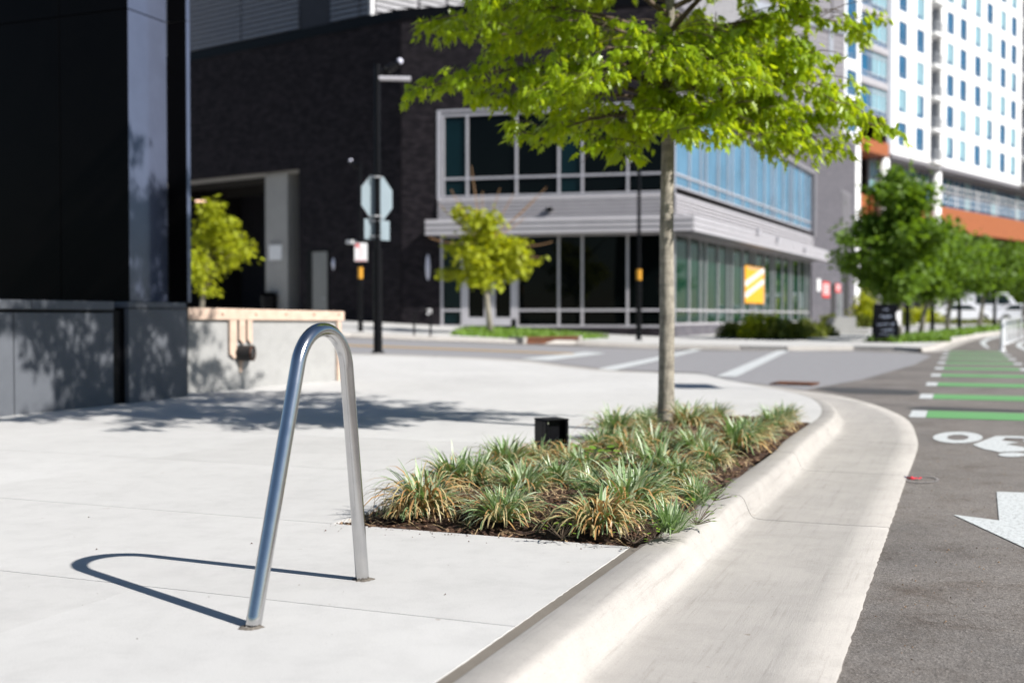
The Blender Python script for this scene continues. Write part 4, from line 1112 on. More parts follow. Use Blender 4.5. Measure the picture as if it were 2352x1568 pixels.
face.build("facade_wall", m_stucco, wb)
for a, c in fix:
    for t in rws:
        blind = rw.random() < .42
        o = inst("window", wf, wb, WW.P(a, 0, t - HT) - BASE[wb.name], wrot)
        for k in range(3): inst("pane", (wa if blind and k != 0 and (k == 1 or rw.random() < .8) else wp)[k], o, (0, 0, 0))
# balcony stacks
for b0, b1 in (bal0, bal1):
    b = MB(); b.box(WW, b0, b1, -2.6, -2.3, zbot, ztop); b.box(WW, b0 - .05, b0, -2.4, -.36, zbot, ztop); b.box(WW, b1, b1 + .05, -2.4, -.36, zbot, ztop); b.build("balcony_recess", m_stucco_grey, wb)
    for t in rws:
        zf = t - HT - .9
        b = MB(); b.box(WW, b0 + .02, b1 - .02, -2.2, .5, zf, zf + .25); o = b.build("balcony_slab", m_stucco, wb)
        b = MB()
        for k in range(9): s = b0 + .1 + (b1 - b0 - .2) * k / 8; b.box(WW, s - .02, s + .02, .40, .44, zf + .26, zf + 1.3)
        b.box(WW, b0 + .05, b1 - .05, .38, .46, zf + 1.3, zf + 1.36); b.build("balcony_railing", m_galv, o)
# left bay: window strip, glazed bay, grey reveal
sL = WW.s(1937); sb0, sb1 = WW.s(1973), WW.s(2036)
face = MB(); cW = (WW.s(1941), WW.s(1956))
e = [cW[0], cW[0] + WID]; face.box(WW, sL, e[0], -.35, 0, wz(1950, 335), ztop); face.box(WW, e[1], sb0, -.35, 0, wz(1950, 335), ztop)
rl = [wz(1940, 70) + FL * k for k in range(-3, 5)]; zz = [wz(1950, 335)] + [q for t in sorted(rl) for q in (t - HT, t)] + [ztop]
for i in range(0, len(zz), 2):
    if zz[i + 1] > zz[i]: face.box(WW, e[0], e[1], -.35, 0, zz[i], zz[i + 1])
face.build("end_wall_strip", m_stucco, wb)
for t in rl:
    o = inst("window", wf, wb, WW.P(e[0], 0, t - HT) - BASE[wb.name], wrot)
    for k in range(3): inst("pane", wp[k], o, (0, 0, 0))
b = MB(); b.box(WW, WW.s(1962), sb0, -.6, .04, -.2, wz(1965, 337)); b.build("white_pier", m_stucco, wb)
zbb = wz(1990, 318)
t0 = wz(1975, zy(95))
for k in range(-3, 6):
    t = t0 - FL * k
    if t - 2.5 < zbb: break
    fo = glazing(WW, sb0 + .1, sb1 - .1, t - 2.35, t, [sb0 + (sb1 - sb0) * q for q in (.33, .45, .62, .82)], [t - 1.95, t - .35], lambda i, j: m_glass_blue if i in (0, 1) or j == 0 else m_glass_blind, wb, "bay_window_frame", -.2, .09)
    b = MB(); b.box(WW, sb0, sb1, -.4, .05, t + .1, t + .1 + FL - 2.62); b.build("floor_band", m_siding_lt, wb)
b = MB(); b.box(WW, sb1, .0, -.3, -.05, wz(2040, 353), ztop); b.build("grey_reveal", m_stucco_grey, wb)
b = MB(); b.box(WW, sb0, sb1 + .05, -2.5, .12, wz(2000, 350), zbb); b.build("orange_soffit", m_orange, wb)
# podium
zo1 = WW.z(2175, 476, -1.5); zo0 = WW.z(2234, 537, -1.5); zo1 = (zo1 + WW.z(2351, 508, -1.5)) / 2; zo0 = (zo0 + WW.z(2351, 555, -1.5)) / 2
b = MB(); b.box(WW, sb1, SEND, -2.4, -1.5, zo0, zo1); b.box(WW, sL, sb1, -2.4, -1.9, zo0 + .2, zo1 - .1); b.build("orange_band", m_orange, wb)
b = MB(); b.box(WW, .05, SEND, -5, -.01, zbot - .35, zbot - .01); b.build("overhang_soffit", m_siding, wb)
ms = [1.5 + 1.62 * k for k in range(int(SEND / 1.62) - 1)]
glazing(WW, .1, SEND - .1, zo1 + .1, zbot - .45, ms, [zo1 + 1.6], lambda i, j: m_glass_blue if (i * 7) % 5 else m_glass_blind, wb, "podium_window_frame", -2.3, .10)
for k in range(4):
    b = MB(); z = zo1 + .5 + .55 * k; b.tube([WW.P(.5, -1.45, z), WW.P(SEND, -1.45, z)], .05, 6); b.build("podium_rail", m_signwhite, wb)
for s in [k * 6.2 + 1 for k in range(8)]:
    b = MB(); b.tube([WW.P(s, -1.42, zo1), WW.P(s, -1.42, zo1 + 2.4)], .06, 6); b.build("rail_post", m_signwhite, wb)
for x in (2027, 2147):
    s = WW.s(x, -.8); b = MB(); b.tube([WW.P(s, -.8, .0), WW.P(s, -.8, zbot - .36 if x > 2040 else wz(2000, 350) - .01)], .52, 16); b.build("round_column", m_stucco, wb, smooth=True)
uvbox(WW, [(sL - 1, SEND, -4.4, -4.0, .0, zo0)], "ground_floor_wall", m_brick_grey, wb)
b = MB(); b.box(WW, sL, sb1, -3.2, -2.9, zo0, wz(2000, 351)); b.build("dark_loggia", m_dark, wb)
for x0, x1, y0 in ((1958, 1990, 640), (2010, 2050, 625), (2230, 2262, 590), (2290, 2330, 590)):
    s0, s1 = WW.s(x0, -3.9), WW.s(x1, -3.9); b = MB(); b.box(WW, s0, s1, -3.999, -3.9, .3, WW.z((x0 + x1) / 2, y0, -3.9)); b.build("shop_window", m_glass_blind, wb)
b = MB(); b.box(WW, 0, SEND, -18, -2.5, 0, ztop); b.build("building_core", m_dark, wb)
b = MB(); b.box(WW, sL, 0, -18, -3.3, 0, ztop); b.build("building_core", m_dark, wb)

# ------------------------------------------------------------------ poles, signs and street furniture
def pole(x, yb, ytop, w, lab, head, arm_dir, band=True, base_y=None):
    p = gt(x, yb); Y = p.y; k = Y / F
    h = (yb - ytop) * k * 1.0
    t = thing("street_lamp", lab, "street lamp", p, 0, "black street lamps")
    q = lambda z: Vector((p.x, p.y, p.z + z))
    r = w * k / 2
    b = MB(); b.tube([q(0), q(h * .36)], [r * 1.15, r * 1.1], 14); b.tube([q(h * .36), q(h)], [r * .78, r * .7], 14); b.build("lamp_post", m_black, t, smooth=False)
    b = MB(); b.tube([q(0), q(.03)], r * 1.7, 14); b.build("base_plate", m_black, t)
    if band:
        z0, z1 = band; b = MB(); b.tube([q((yb - z0) * k), q((yb - z1) * k)], r * 1.17, 14, cap=False); b.build("yellow_band", m_band, t)
    L = head; b = MB(); a = q(h - .12)
    b.tube([a, a + arm_dir * L], .035, 8); b.build("arm", m_black, t)
    b = MB(); c = a + arm_dir * L; s = Vector((-arm_dir.y, arm_dir.x, 0))
    b.tube([c - arm_dir * .1 + Vector((0, 0, .02)), c + arm_dir * .12 + Vector((0, 0, .16))], [.09, .06], 12); b.build("lamp_head", m_black, t)
    b = MB(); c2 = c + arm_dir * .14 + Vector((0, 0, .2)); n = 8
    for i in range(5):
        th_ = math.pi * (i + .5) / 5.0
        b.v += [c2 + Vector((math.sin(th_) * math.cos(6.283 * j / n), math.sin(th_) * math.sin(6.283 * j / n), math.cos(th_))) * .06 for j in range(n)]
    for i in range(4):
        for j in range(n): b.f.append([i * n + j, i * n + (j + 1) % n, (i + 1) * n + (j + 1) % n, (i + 1) * n + j])
    b.build("photocell", m_lightlens, t, smooth=True)
    return t, p, k
XD = Vector((1, 0, 0)); XL = Vector((-.9, .43, 0)).normalized()
sp, pp, kk2 = pole(868, 810, 152, 18, "nearer black street lamp carrying the stop sign, left of the tree", .28, Vector((.98, .2, 0)), False)
b = MB(); z = (810 - 183) * kk2; b.tube([pp + Vector((.03, 0, z)), pp + Vector((.62, .05, z))], .045, 8); b.build("lower_arm", m_alu, sp)
pole(828, 761, 375, 10, "black street lamp with a small parking sign, across the side street", .22, XL, (640, 614))
pole(1467, 781, 375, 11, "black street lamp with yellow band in front of the storefront, left of the trunk", .16, XL, (643, 619))
# stop sign back (octagon) and plate under it, clamped to the first pole
sdir = Vector((math.cos(R(52)), math.sin(R(52)), 0)); snor = Vector((-sdir.y, sdir.x, 0))       # sign plane, face looks away from the camera
sn = snor if snor.y > 0 else -snor
hc = (810 - 453) * kk2; cc = pp + Vector((0, 0, hc)) + sn * .11 + sdir * .10
ss = thing("stop_sign", "octagonal sign seen from behind on the nearer street lamp", "road sign", cc)
R8 = 50 * kk2 / math.cos(math.pi / 8)
oc = [cc + sdir * (R8 * math.sin(math.pi / 8 + k * math.pi / 4)) + Vector((0, 0, R8 * math.cos(math.pi / 8 + k * math.pi / 4))) for k in range(8)]
b = MB(); b.prism(oc, sn * .004); b.build("sign_plate", m_sign_alu, ss)
b = MB(); b.prism([p + sn * .0045 for p in oc], sn * .001); b.build("sign_face", m_red, ss)
for dz in (-.36, .36):
    b = MB(); q = pp + Vector((0, 0, hc + dz)); b.tube([q - sdir * .10 + sn * .10, q - sdir * .10 - sn * .02, q - sn * .09, q + sdir * .10 - sn * .02, q + sdir * .10 + sn * .10], .014, 6); b.build("clamp", m_galv, ss)
zc_ = (810 - 527) * kk2; cp = pp + Vector((0, 0, zc_)) + sn * .11 + sdir * .10
pl = thing("sign_plate_back", "rectangular sign seen from behind, mounted under the octagonal sign", "road sign", cp)
W2, H2 = 41 * kk2, 23 * kk2
b = MB(); b.prism([cp - sdir * W2 - Vector((0, 0, H2)), cp + sdir * W2 - Vector((0, 0, H2)), cp + sdir * W2 + Vector((0, 0, H2)), cp - sdir * W2 + Vector((0, 0, H2))], sn * .004); b.build("plate", m_sign_alu, pl, bevel=.002)
for dz in (-.13, .15):
    b = MB(); q = pp + Vector((0, 0, zc_ + dz)); b.tube([q - sdir * .10 + sn * .10, q - sn * .09, q + sdir * .10 + sn * .10], .014, 6); b.build("clamp", m_galv, pl)
# small parking sign on the far lamp
q = at(829, 579, gt(828, 761).y - .12); kq = q.y / F
pk = thing("parking_sign", "small white parking sign with red top on the far left street lamp", "road sign", q)
W2, H2 = 14.5 * kq, 21 * kq
b = MB(); b.cube(q.x - W2, q.x + W2, q.y, q.y + .02, q.z - H2, q.z + H2); b.build("sign_panel", m_signwhite, pk)
b = MB(); b.cube(q.x - W2 * .9, q.x - W2 * .2, q.y - .004, q.y - .001, q.z + H2 * .55, q.z + H2 * .9); b.cube(q.x - W2 * .9, q.x + W2 * .9, q.y - .004, q.y - .001, q.z - H2 * .95, q.z - H2 * .88); b.build("red_print", m_red, pk)
b = MB()
for k in range(4): b.cube(q.x - W2 * .5, q.x + W2 * (.5 - .1 * (k % 2)), q.y - .004, q.y - .001, q.z + H2 * (.35 - .3 * k), q.z + H2 * (.45 - .3 * k))
b.build("faint_lettering", m_pink, pk)
# bin beside the garage column
p = LWL.P(LWL.s(622, -.2), -.1, 0); p = Vector((p.x, p.y, T(p.x, p.y) + .1))
bi = thing("litter_bin", "black litter bin beside the concrete garage column", "bin", p); b = MB(); b.tube([p, p + Vector((0, 0, 1.0)), p + Vector((0, 0, 1.1))], [.34, .4, .3], 14); b.build("bin_body", m_black, bi); b = MB(); b.tube([p + Vector((0, 0, 1.101)), p + Vector((0, 0, 1.2))], [.42, .25], 14); b.build("lid", m_black, bi)
# short black bollards and a hoop rack on the far pavement
p = gt(1180, 758); bo = thing("bollard", "short black bollard by the storefront door", "bollard", p); b = MB(); b.tube([p, p + Vector((0, 0, .42))], .11, 10); b.build("post", m_black, bo); b = MB(); b.tube([p + Vector((0, 0, .421)), p + Vector((0, 0, .47))], [.12, .06], 10); b.build("cap", m_black, bo)
p = gt(970, 771); r2 = thing("far_bike_rack", "thin dark bike rack on the far pavement by the brick wall", "bike rack", p)
b = MB(); b.tube([p + Vector((-.25, 0, 0)), p + Vector((-.25, 0, .7)), p + Vector((0, 0, .85)), p + Vector((.25, 0, .7)), p + Vector((.25, 0, 0))], .03, 8); b.build("hoop", m_black, r2, fix=False)
# rain planter across the street with rusted inlet
rp0 = [gt(x, y) for x, y in ((1035, 770), (1190, 779), (1320, 780), (1400, 776), (1240, 765), (1110, 759), (1060, 760))]
gb = MB(); r = random.Random(3)
A = [XY(p) for p in rp0]
for _ in range(5200):
    x = r.uniform(min(a[0] for a in A), max(a[0] for a in A)); y = r.uniform(min(a[1] for a in A), max(a[1] for a in A)); ins = False
    for i in range(len(A)):
        a, c = A[i], A[(i + 1) % len(A)]
        if (a[1] > y) != (c[1] > y) and x < a[0] + (y - a[1]) * (c[0] - a[0]) / (c[1] - a[1]): ins = not ins
    if not ins: continue
    z = T(x, y); d = Vector((r.uniform(-1, 1), r.uniform(-1, 1), 0)).normalized(); h = r.uniform(.1, .26); w = .03
    gb.add([(x - d.x * w, y - d.y * w, z), (x + d.x * w, y + d.y * w, z), (x + d.y * .1, y - d.x * .1, z + h)], [(0, 1, 2)])
tag(gb.build("planter_grass", m_grass, fix=False), kind='stuff')
i0, i1 = gt(1193, 789, ROAD), gt(1321, 790, ROAD); IF = Frame((i0.x, i0.y), i1 - i0, (i1 - i0).cross(Vector((0, 0, 1)))); L_ = (i1 - i0).length
zi = max(i0.z, i1.z)
inl = thing("storm_inlet", "rusty storm drain inlet in the kerb of the grass strip across the street", "drain", i0)
b = MB(); b.box(IF, .0, L_, -.4, .22, zi + .13, zi + .2); b.build("iron_top", m_rust, inl); b = MB(); b.box(IF, 0, L_, -.02, .17, zi - .15, zi + .129); b.build("throat", m_rust, inl)
for s in (0, L_): b = MB(); b.box(IF, s - .08, s + .08, -.4, .23, zi - .2, zi + .21); b.build("side_stone", m_kerb, inl)
# iron cover at the corner gutter
p0, p1 = gt(1768, 884, ROAD), gt(1864, 887, ROAD); IF2 = Frame((p0.x, p0.y), p1 - p0, (p1 - p0).cross(Vector((0, 0, 1)))); L2 = (p1 - p0).length
zz_ = T(p0.x, p0.y) + ROAD
mc = thing("storm_grate", "flat rusty iron drain grate at the street corner gutter", "drain", p0); b = MB(); b.box(IF2, 0, L2, -.45, 0, zz_, zz_ + .03); b.build("grate_frame", m_rust, mc); b = MB()
for k in range(9): b.box(IF2, .05 + L2 * k / 9, .05 + L2 * k / 9 + .04, -.42, -.03, zz_ + .031, zz_ + .045)
b.build("grate_bars", m_rust, mc)
# sandwich board
p = gt(2033, 786); kq = p.y / F; a = R(8); bx = Vector((math.cos(a), -math.sin(a), 0)); by = Vector((math.sin(a), math.cos(a), 0)); HW, HH = 26.5 * kq, 88 * kq
sb = thing("sandwich_board", "black sandwich board with pale chalky lettering on the far pavement corner", "sign board", p)
for sgn, nm in ((-1, "front_board"), (1, "rear_board")):
    f0, f1 = p + by * (.32 * sgn), p + Vector((0, 0, HH)) + by * (.03 * sgn)
    up = (f1 - f0); b = MB(); c0_ = f0 + up * .10
    b.prism([c0_ - bx * HW, c0_ + bx * HW, f1 + bx * HW, f1 - bx * HW], by * (.025 * sgn)); fb = b.build(nm, m_black, sb)
    for sx in (-1, 1): b = MB(); b.tube([f0 + bx * (HW - .03) * sx, f0 + up * .11 + bx * (HW - .03) * sx], .02, 6); b.build("leg", m_black, sb)
    if sgn < 0:
        for yv, wd, th in ((.83, .22, .05), (.66, .6, .05), (.63, .3, .03), (.45, .75, .055), (.31, .62, .045), (.20, .55, .03)):
            b = MB(); n = 16; r = random.Random(int(yv * 100))
            for k in range(n):
                if r.random() < .18: continue
                u0 = -wd + 2 * wd * k / n; q = f0 + up * (yv + r.uniform(-.008, .012)) + bx * (HW * u0) - by * .030
                w_ = HW * wd * 2 / n * .75; h_ = up * (th * r.uniform(.5, 1.0))
                b.poly([q, q + bx * w_, q + bx * w_ + h_, q + h_])
            b.build("chalk_lettering", m_chalktext, fb)
q = p + Vector((0, 0, HH * .62)) + bx * (HW + .03) + by * -.05
b = MB(); b.poly([q + Vector((-.12, -.12, .22)) , q + Vector((.06, -.1, .3)), q + Vector((.05, -.1, -.3)), q + Vector((-.10, -.12, -.1))]); b.build("paper_sheet", m_signwhite, sb)
# flexible white delineator posts
dl = None
for i, (x, y) in enumerate(((2302, 805), (2307, 791), (2315, 788), (2324, 785), (2333, 781), (2344, 777), (2356, 774))):
    p = gt(x, y, ROAD)
    lab = "nearest white delineator post at the start of the bike lane separator" if i == 0 else ("second", "third", "fourth", "fifth", "sixth", "seventh")[i - 1] + " white delineator post counted from the nearest one"
    if dl is None:
        dl = local_thing("delineator_post", lab, "delineator post", p, 0, "white delineator posts")
        b = MB(); b.tube([(0, 0, .04), (0, 0, .94), (0, 0, .97)], [.055, .055, .03], 12); b.build("post", m_plastic, dl, smooth=False)
        b = MB(); b.tube([(0, 0, 0), (0, 0, .04)], [.12, .09], 14); b.build("base", m_plastic, dl)
        b = MB(); b.tube([(0, 0, .72), (0, 0, .80)], .0565, 12, cap=False); b.build("reflective_band", m_sign_alu, dl)
    else:
        c = copy_tree(dl); c.location = p; c['label'] = lab
# added unseen lamp outside the right picture edge, placed to shade the corner pavement
lp = Vector((13.4, 8.2, ROAD)); hd = Vector((2.40, 15.1, 0)) + SUNV * (6.0 / SUNV.z)
tl = thing("street_lamp", "tall added lamp outside the right picture edge, unseen, placed to cast a shadow", "street lamp", lp)
b = MB(); b.tube([lp, lp + Vector((0, 0, 6.2))], [.10, .07], 12); b.build("lamp_post", m_black, tl)
b = MB(); b.tube([lp + Vector((0, 0, 6.15)), Vector((hd.x, hd.y, 6.05))], .022, 8); b.build("arm", m_black, tl)
b = MB(); b.cube(hd.x - .30, hd.x + .26, hd.y - .5, hd.y + .5, 5.93, 6.02); b.build("lamp_head", m_black, tl, bevel=.02)
# steps block and grid railing past the storefront
p = gt(1938, 768); kq = p.y / F; sbk = thing("stair_block", "pale concrete stair block at the foot of the grid railing", "step", p)
b = MB(); b.hexa([p + Vector(q) for q in ((-.75, 0, -.1), (.55, 0, -.1), (.55, 1.2, -.1), (-.75, 1.2, -.1), (-.35, 0, .75), (.55, 0, .8), (.55, 1.2, .8), (-.35, 1.2, .75))]); b.build("block", m_wallc, sbk, bevel=.01)
b = MB(); b.cube(p.x + .56, p.x + 1.1, p.y + .02, p.y + 1.1, p.z - .1, p.z + .25); b.build("tread", m_wallc, sbk)
p = gt(1920, 766); rl_ = thing("grid_railing", "silver grid railing beside the pale stair block", "railing", p)
for k in range(5): b = MB(); q = p + Vector((.2 * k + .05, .5 * k, 0)); b.tube([q, q + Vector((0, 0, 1.9))], .03, 6); b.build("upright", m_galv, rl_)
for k in range(9): b = MB(); z = .3 + .19 * k; b.tube([p + Vector((.05, 0, z)), p + Vector((.85, 2, z))], .016, 6); b.build("rail", m_galv, rl_)

# ------------------------------------------------------------------ vehicles far down the street
def car(name, lab, cat, loc, rz, prof, glassp, width, wheels, group=None, wr=.34):
    t = local_thing(name, lab, cat, loc, rz, group); hw = width / 2
    b = MB(); b.prism([(x, -hw, z) for x, z in prof], (0, width, 0)); b.build("body", m_carw, t, bevel=.05)
    for sy in (-1, 1):
        for gp_ in glassp: b = MB(); b.prism([(x, sy * (hw + .005) - (.01 if sy > 0 else 0), z) for x, z in gp_], (0, .012, 0)); b.build("side_window", m_carglass, t)
    for x in wheels:
        for sy in (-1, 1):
            b = MB(); b.tube([(x, sy * (hw - .18), wr), (x, sy * (hw + .012), wr)], wr, 18); w = b.build("wheel", m_tyre, t); b = MB(); b.tube([(x, sy * (hw + .013), wr), (x, sy * (hw + .03), wr)], wr * .6, 14); b.build("rim", m_chrome, w)
    for sy in (-1, 1):
        xm = max(x for x, z in prof); b = MB(); b.cube(xm - .06, xm + .02, sy * (hw - .4) - .16, sy * (hw - .4) + .16, .68, .84); b.build("headlight", m_lightlens, t)
    return t
vanp = [(-2.9, .35), (2.7, .35), (2.75, .95), (2.3, 1.25), (1.5, 2.35), (-2.85, 2.45), (-2.95, 1.2)]
vang = [[(.75, 1.35), (1.85, 1.35), (1.3, 2.15), (.75, 2.15)], [(-.9, 1.4), (.5, 1.4), (.5, 2.1), (-.9, 2.1)]]
carp = [(-2.2, .3), (2.2, .3), (2.25, .75), (1.2, .95), (.45, 1.45), (-1.1, 1.47), (-1.9, 1.0), (-2.25, .9)]
carg = [[(-1.5, 1.0), (-.3, 1.0), (-.3, 1.38), (-1.05, 1.38)], [(-.22, 1.0), (.95, 1.0), (.4, 1.38), (-.22, 1.38)]]
def park(x, y, Y): q = at(x, y, Y); return Vector((q.x, q.y, q.z))
car("white_van", "white delivery van behind the street trees at the far right", "van", park(2262, 738, 92), R(-12), vanp, vang, 2.0, (-1.9, 1.75))
car("white_sedan", "white sedan with dark windows in front of the van, far right", "car", park(2208, 742, 86), R(-8), carp, carg, 1.8, (-1.35, 1.4))
car("white_hatchback", "white car at the right picture edge behind the delineator posts", "car", park(2350, 742, 86), R(-14), carp, carg, 1.8, (-1.35, 1.4))

# ------------------------------------------------------------------ trees
def leaf_mesh(name, mat, L=1.0, seed=0, bend=.25):
    r = random.Random(seed)
    half = [(.0, .0), (.10, .07), (.40, .02), (.27, .20), (.55, .36), (.24, .44), (.40, .70), (.15, .66), (.0, 1.0)]
    b = MB()
    def pt(x, y, s): return Vector((s * x * .62, y - .1, -bend * abs(x) ** 1.2 * .9 - bend * y * y * .5))
    for s in (1, -1):
        pts = [pt(x, y, s) for x, y in half]
        ax = [pt(0, .7, s), pt(0, .42, s), pt(0, .18, s)]
        v = pts + ax
        f = [(0, 1, 11), (1, 2, 3), (1, 3, 11), (3, 10, 11), (3, 4, 5), (3, 5, 10), (5, 9, 10), (5, 6, 7), (5, 7, 9), (7, 8, 9)]
        if s < 0: f = [t[::-1] for t in f]
        b.add([p * L for p in v], f)
    b.tube([Vector((0, -.35, .04)) * L, Vector((0, -.1, 0)) * L], .012 * L, 3, False)
    return b.data(name, mat)
def orient(fwd, up):
    f = fwd.normalized(); x = f.cross(up)
    if x.length < 1e-3: x = Vector((1, 0, 0))
    x.normalize(); z = x.cross(f); return Matrix((x, f, z)).transposed()
def bez(a, b_, c, n): return [(a * (1 - t) ** 2 + b_ * 2 * t * (1 - t) + c * t * t) for t in [k / n for k in range(n + 1)]]
def main_tree():
    p = gp(1530, 984, .03); r = random.Random(21)
    t = thing("street_tree", "young maple with bright spring leaves rising from the planting bed", "tree", p)
    tr = [p + Vector((0, 0, -.08)), p + Vector((0, 0, .05)), p + Vector((0.0, 0, .3)), p + Vector((.004, 0, .9)), p + Vector((.0, .01, 1.6)), p + Vector((.01, 0, 2.4)), p + Vector((.025, .01, 3.2)), p + Vector((.02, 0, 4.4)), p + Vector((.05, 0, 5.8)), p + Vector((.03, .02, 7.3))]
    b = MB(); b.tube(tr, [.094, .075, .065, .060, .056, .050, .037, .026, .016, .005], 18); b.build("trunk", m_bark, t, smooth=True, fix=False)
    def tz(z):
        zz = z + p.z
        for a, c in zip(tr[:-1], tr[1:]):
            if a.z <= zz <= c.z: return a.lerp(c, (zz - a.z) / (c.z - a.z))
        return tr[-1]
    limbs = []
    # limbs read off the picture: attachment height, end point (pixel, depth offset)
    for z0, x, y, dy in ((2.75, 925, 205, -.2), (2.45, 1210, 330, -.5), (2.4, 1420, 375, -.7), (2.6, 1050, 190, -.4), (2.85, 1040, 80, .3), (2.5, 1300, 300, .6), (2.35, 1380, 340, .2), (2.55, 1700, 330, -.5), (2.6, 1860, 375, -.2), (2.75, 1950, 370, .3), (2.8, 2050, 300, -.1), (3.0, 1960, 250, -.5), (2.9, 1880, 130, -.4), (2.4, 1640, 330, -.9), (2.45, 1560, 310, -1.2), (2.5, 1500, 290, 1.1), (2.7, 1800, 300, .8), (3.0, 1200, 90, .9), (3.0, 1740, 120, 1.2), (3.05, 1930, 40, .2), (3.1, 1100, 20, -.3), (2.8, 1350, 200, -1.3), (2.9, 1700, 200, -1.4), (2.95, 1480, 150, -1.5), (2.6, 1130, 260, .0), (2.7, 1250, 230, -.9), (2.6, 1480, 330, -.4), (2.75, 1540, 250, -.7), (2.6, 1575, 285, -.6), (2.85, 1500, 120, -.6), (2.9, 1560, 60, -.7), (2.5, 1545, 300, -.35), (2.8, 1620, 180, -1.0), (3.0, 1840, 60, .5), (2.9, 1780, 200, -.8), (2.95, 1900, 180, .5), (3.0, 1660, 60, -.6), (2.7, 1880, 300, .2), (2.62, 1760, 360, -.3), (2.95, 1250, 40, -.8)):
        limbs.append((z0, at(x, y, p.y + dy)))
    for i in range(64):
        z0 = 3.05 + 3.9 * (i / 64.0); az = i * 2.39996 + .4; L = (2.15 * (1 - ((z0 - 3.0) / 4.3) ** 1.8) + .25) * r.uniform(.85, 1.1)
        limbs.append((z0, tz(z0) + Vector((math.cos(az) * L, math.sin(az) * L, .25 + .5 * r.random() * (z0 - 2) / 3))))
    lm, tw = MB(), MB(); spots = []
    for z0, e in limbs:
        a = tz(z0); d = (e - a) * .92; e = a + d; L = d.length
        mid = a + d * .5 + Vector((0, 0, .16 * L * (1 if e.z > a.z - .1 else 1.3)))
        path = bez(a, mid, e, 8); lm.tube(path, [.020 * (1 - k / 9) * min(1, L / 1.6) + .003 for k in range(9)], 6, False)
        ns = int(5 + L * 6)
        for s in range(ns):
            q = .25 + .75 * (s + r.random()) / ns; j = min(7, int(q * 8)); c = path[j].lerp(path[j + 1], q * 8 - j)
            az = math.atan2(d.y, d.x) + r.choice((-1, 1)) * r.uniform(.3, 1.3); l = r.uniform(.22, .6) * (1.15 - .45 * q)
            e2 = c + Vector((math.cos(az), math.sin(az), r.uniform(-.25, .45))) * l
            p2 = bez(c, c.lerp(e2, .5) + Vector((0, 0, .06)), e2 + Vector((0, 0, -.12 * l)), 4); tw.tube(p2, [.0045, .004, .0035, .0028, .0018], 4, False)
            for k in range(int(10 + l * 46)):
                u = r.uniform(.2, 1.0); jj = min(3, int(u * 4)); spots.append((p2[jj].lerp(p2[jj + 1], u * 4 - jj), p2[-1] - p2[0]))
        for k in range(int(L * 16)):
            u = r.uniform(.5, 1.0); jj = min(7, int(u * 8)); spots.append((path[jj].lerp(path[jj + 1], u * 8 - jj), d))
    lm.build("limbs", m_twig, t, smooth=True, fix=False); tw.build("twigs", m_twig, t, fix=False)
    lv = [leaf_mesh("leaf", m_leaf, 1.0, k, b_) for k, b_ in enumerate((.2, .38, .55, .1))]
    data = []
    for c, d in spots:
        if r.random() < .06 or (c.z < 3.8 and mnoise.noise(c * 2.1) < -.34): continue
        az = r.uniform(0, 6.283); out = Vector((math.cos(az), math.sin(az), 0)) * .75 + Vector((d.x, d.y, 0)).normalized() * .4
        f = (out + Vector((0, 0, -r.uniform(.25, 1.7)))).normalized(); up = Vector((r.uniform(-.5, .5), r.uniform(-.5, .5), 1))
        sz = r.uniform(.058, .112); m = orient(f, up); pos = c + f * (sz * .4) + Vector((r.gauss(0, .03), r.gauss(0, .03), r.gauss(0, .03)))
        data.append((pos, m, sz, r.randrange(4)))
    data.sort(key=lambda q: (q[0].z > 3.6, (q[0] - EYE).length))
    for pos, m, sz, k in data[:300]:
        o = inst("leaf", lv[k], t, pos - p, m.to_euler(), (sz, sz, sz))
    b = MB(); src = [([v.co.copy() for v in me.vertices], [list(f.vertices) for f in me.polygons]) for me in lv]
    for pos, m, sz, k in data[300:]:
        mm = m * sz; v0 = len(b.v); b.v += [mm @ v + pos for v in src[k][0]]; b.f += [[i + v0 for i in f] for f in src[k][1]]
    fo = b.build("foliage", m_leaf, t, fix=False); fo['kind'] = 'stuff'
    return len(data)
NLEAF = main_tree()
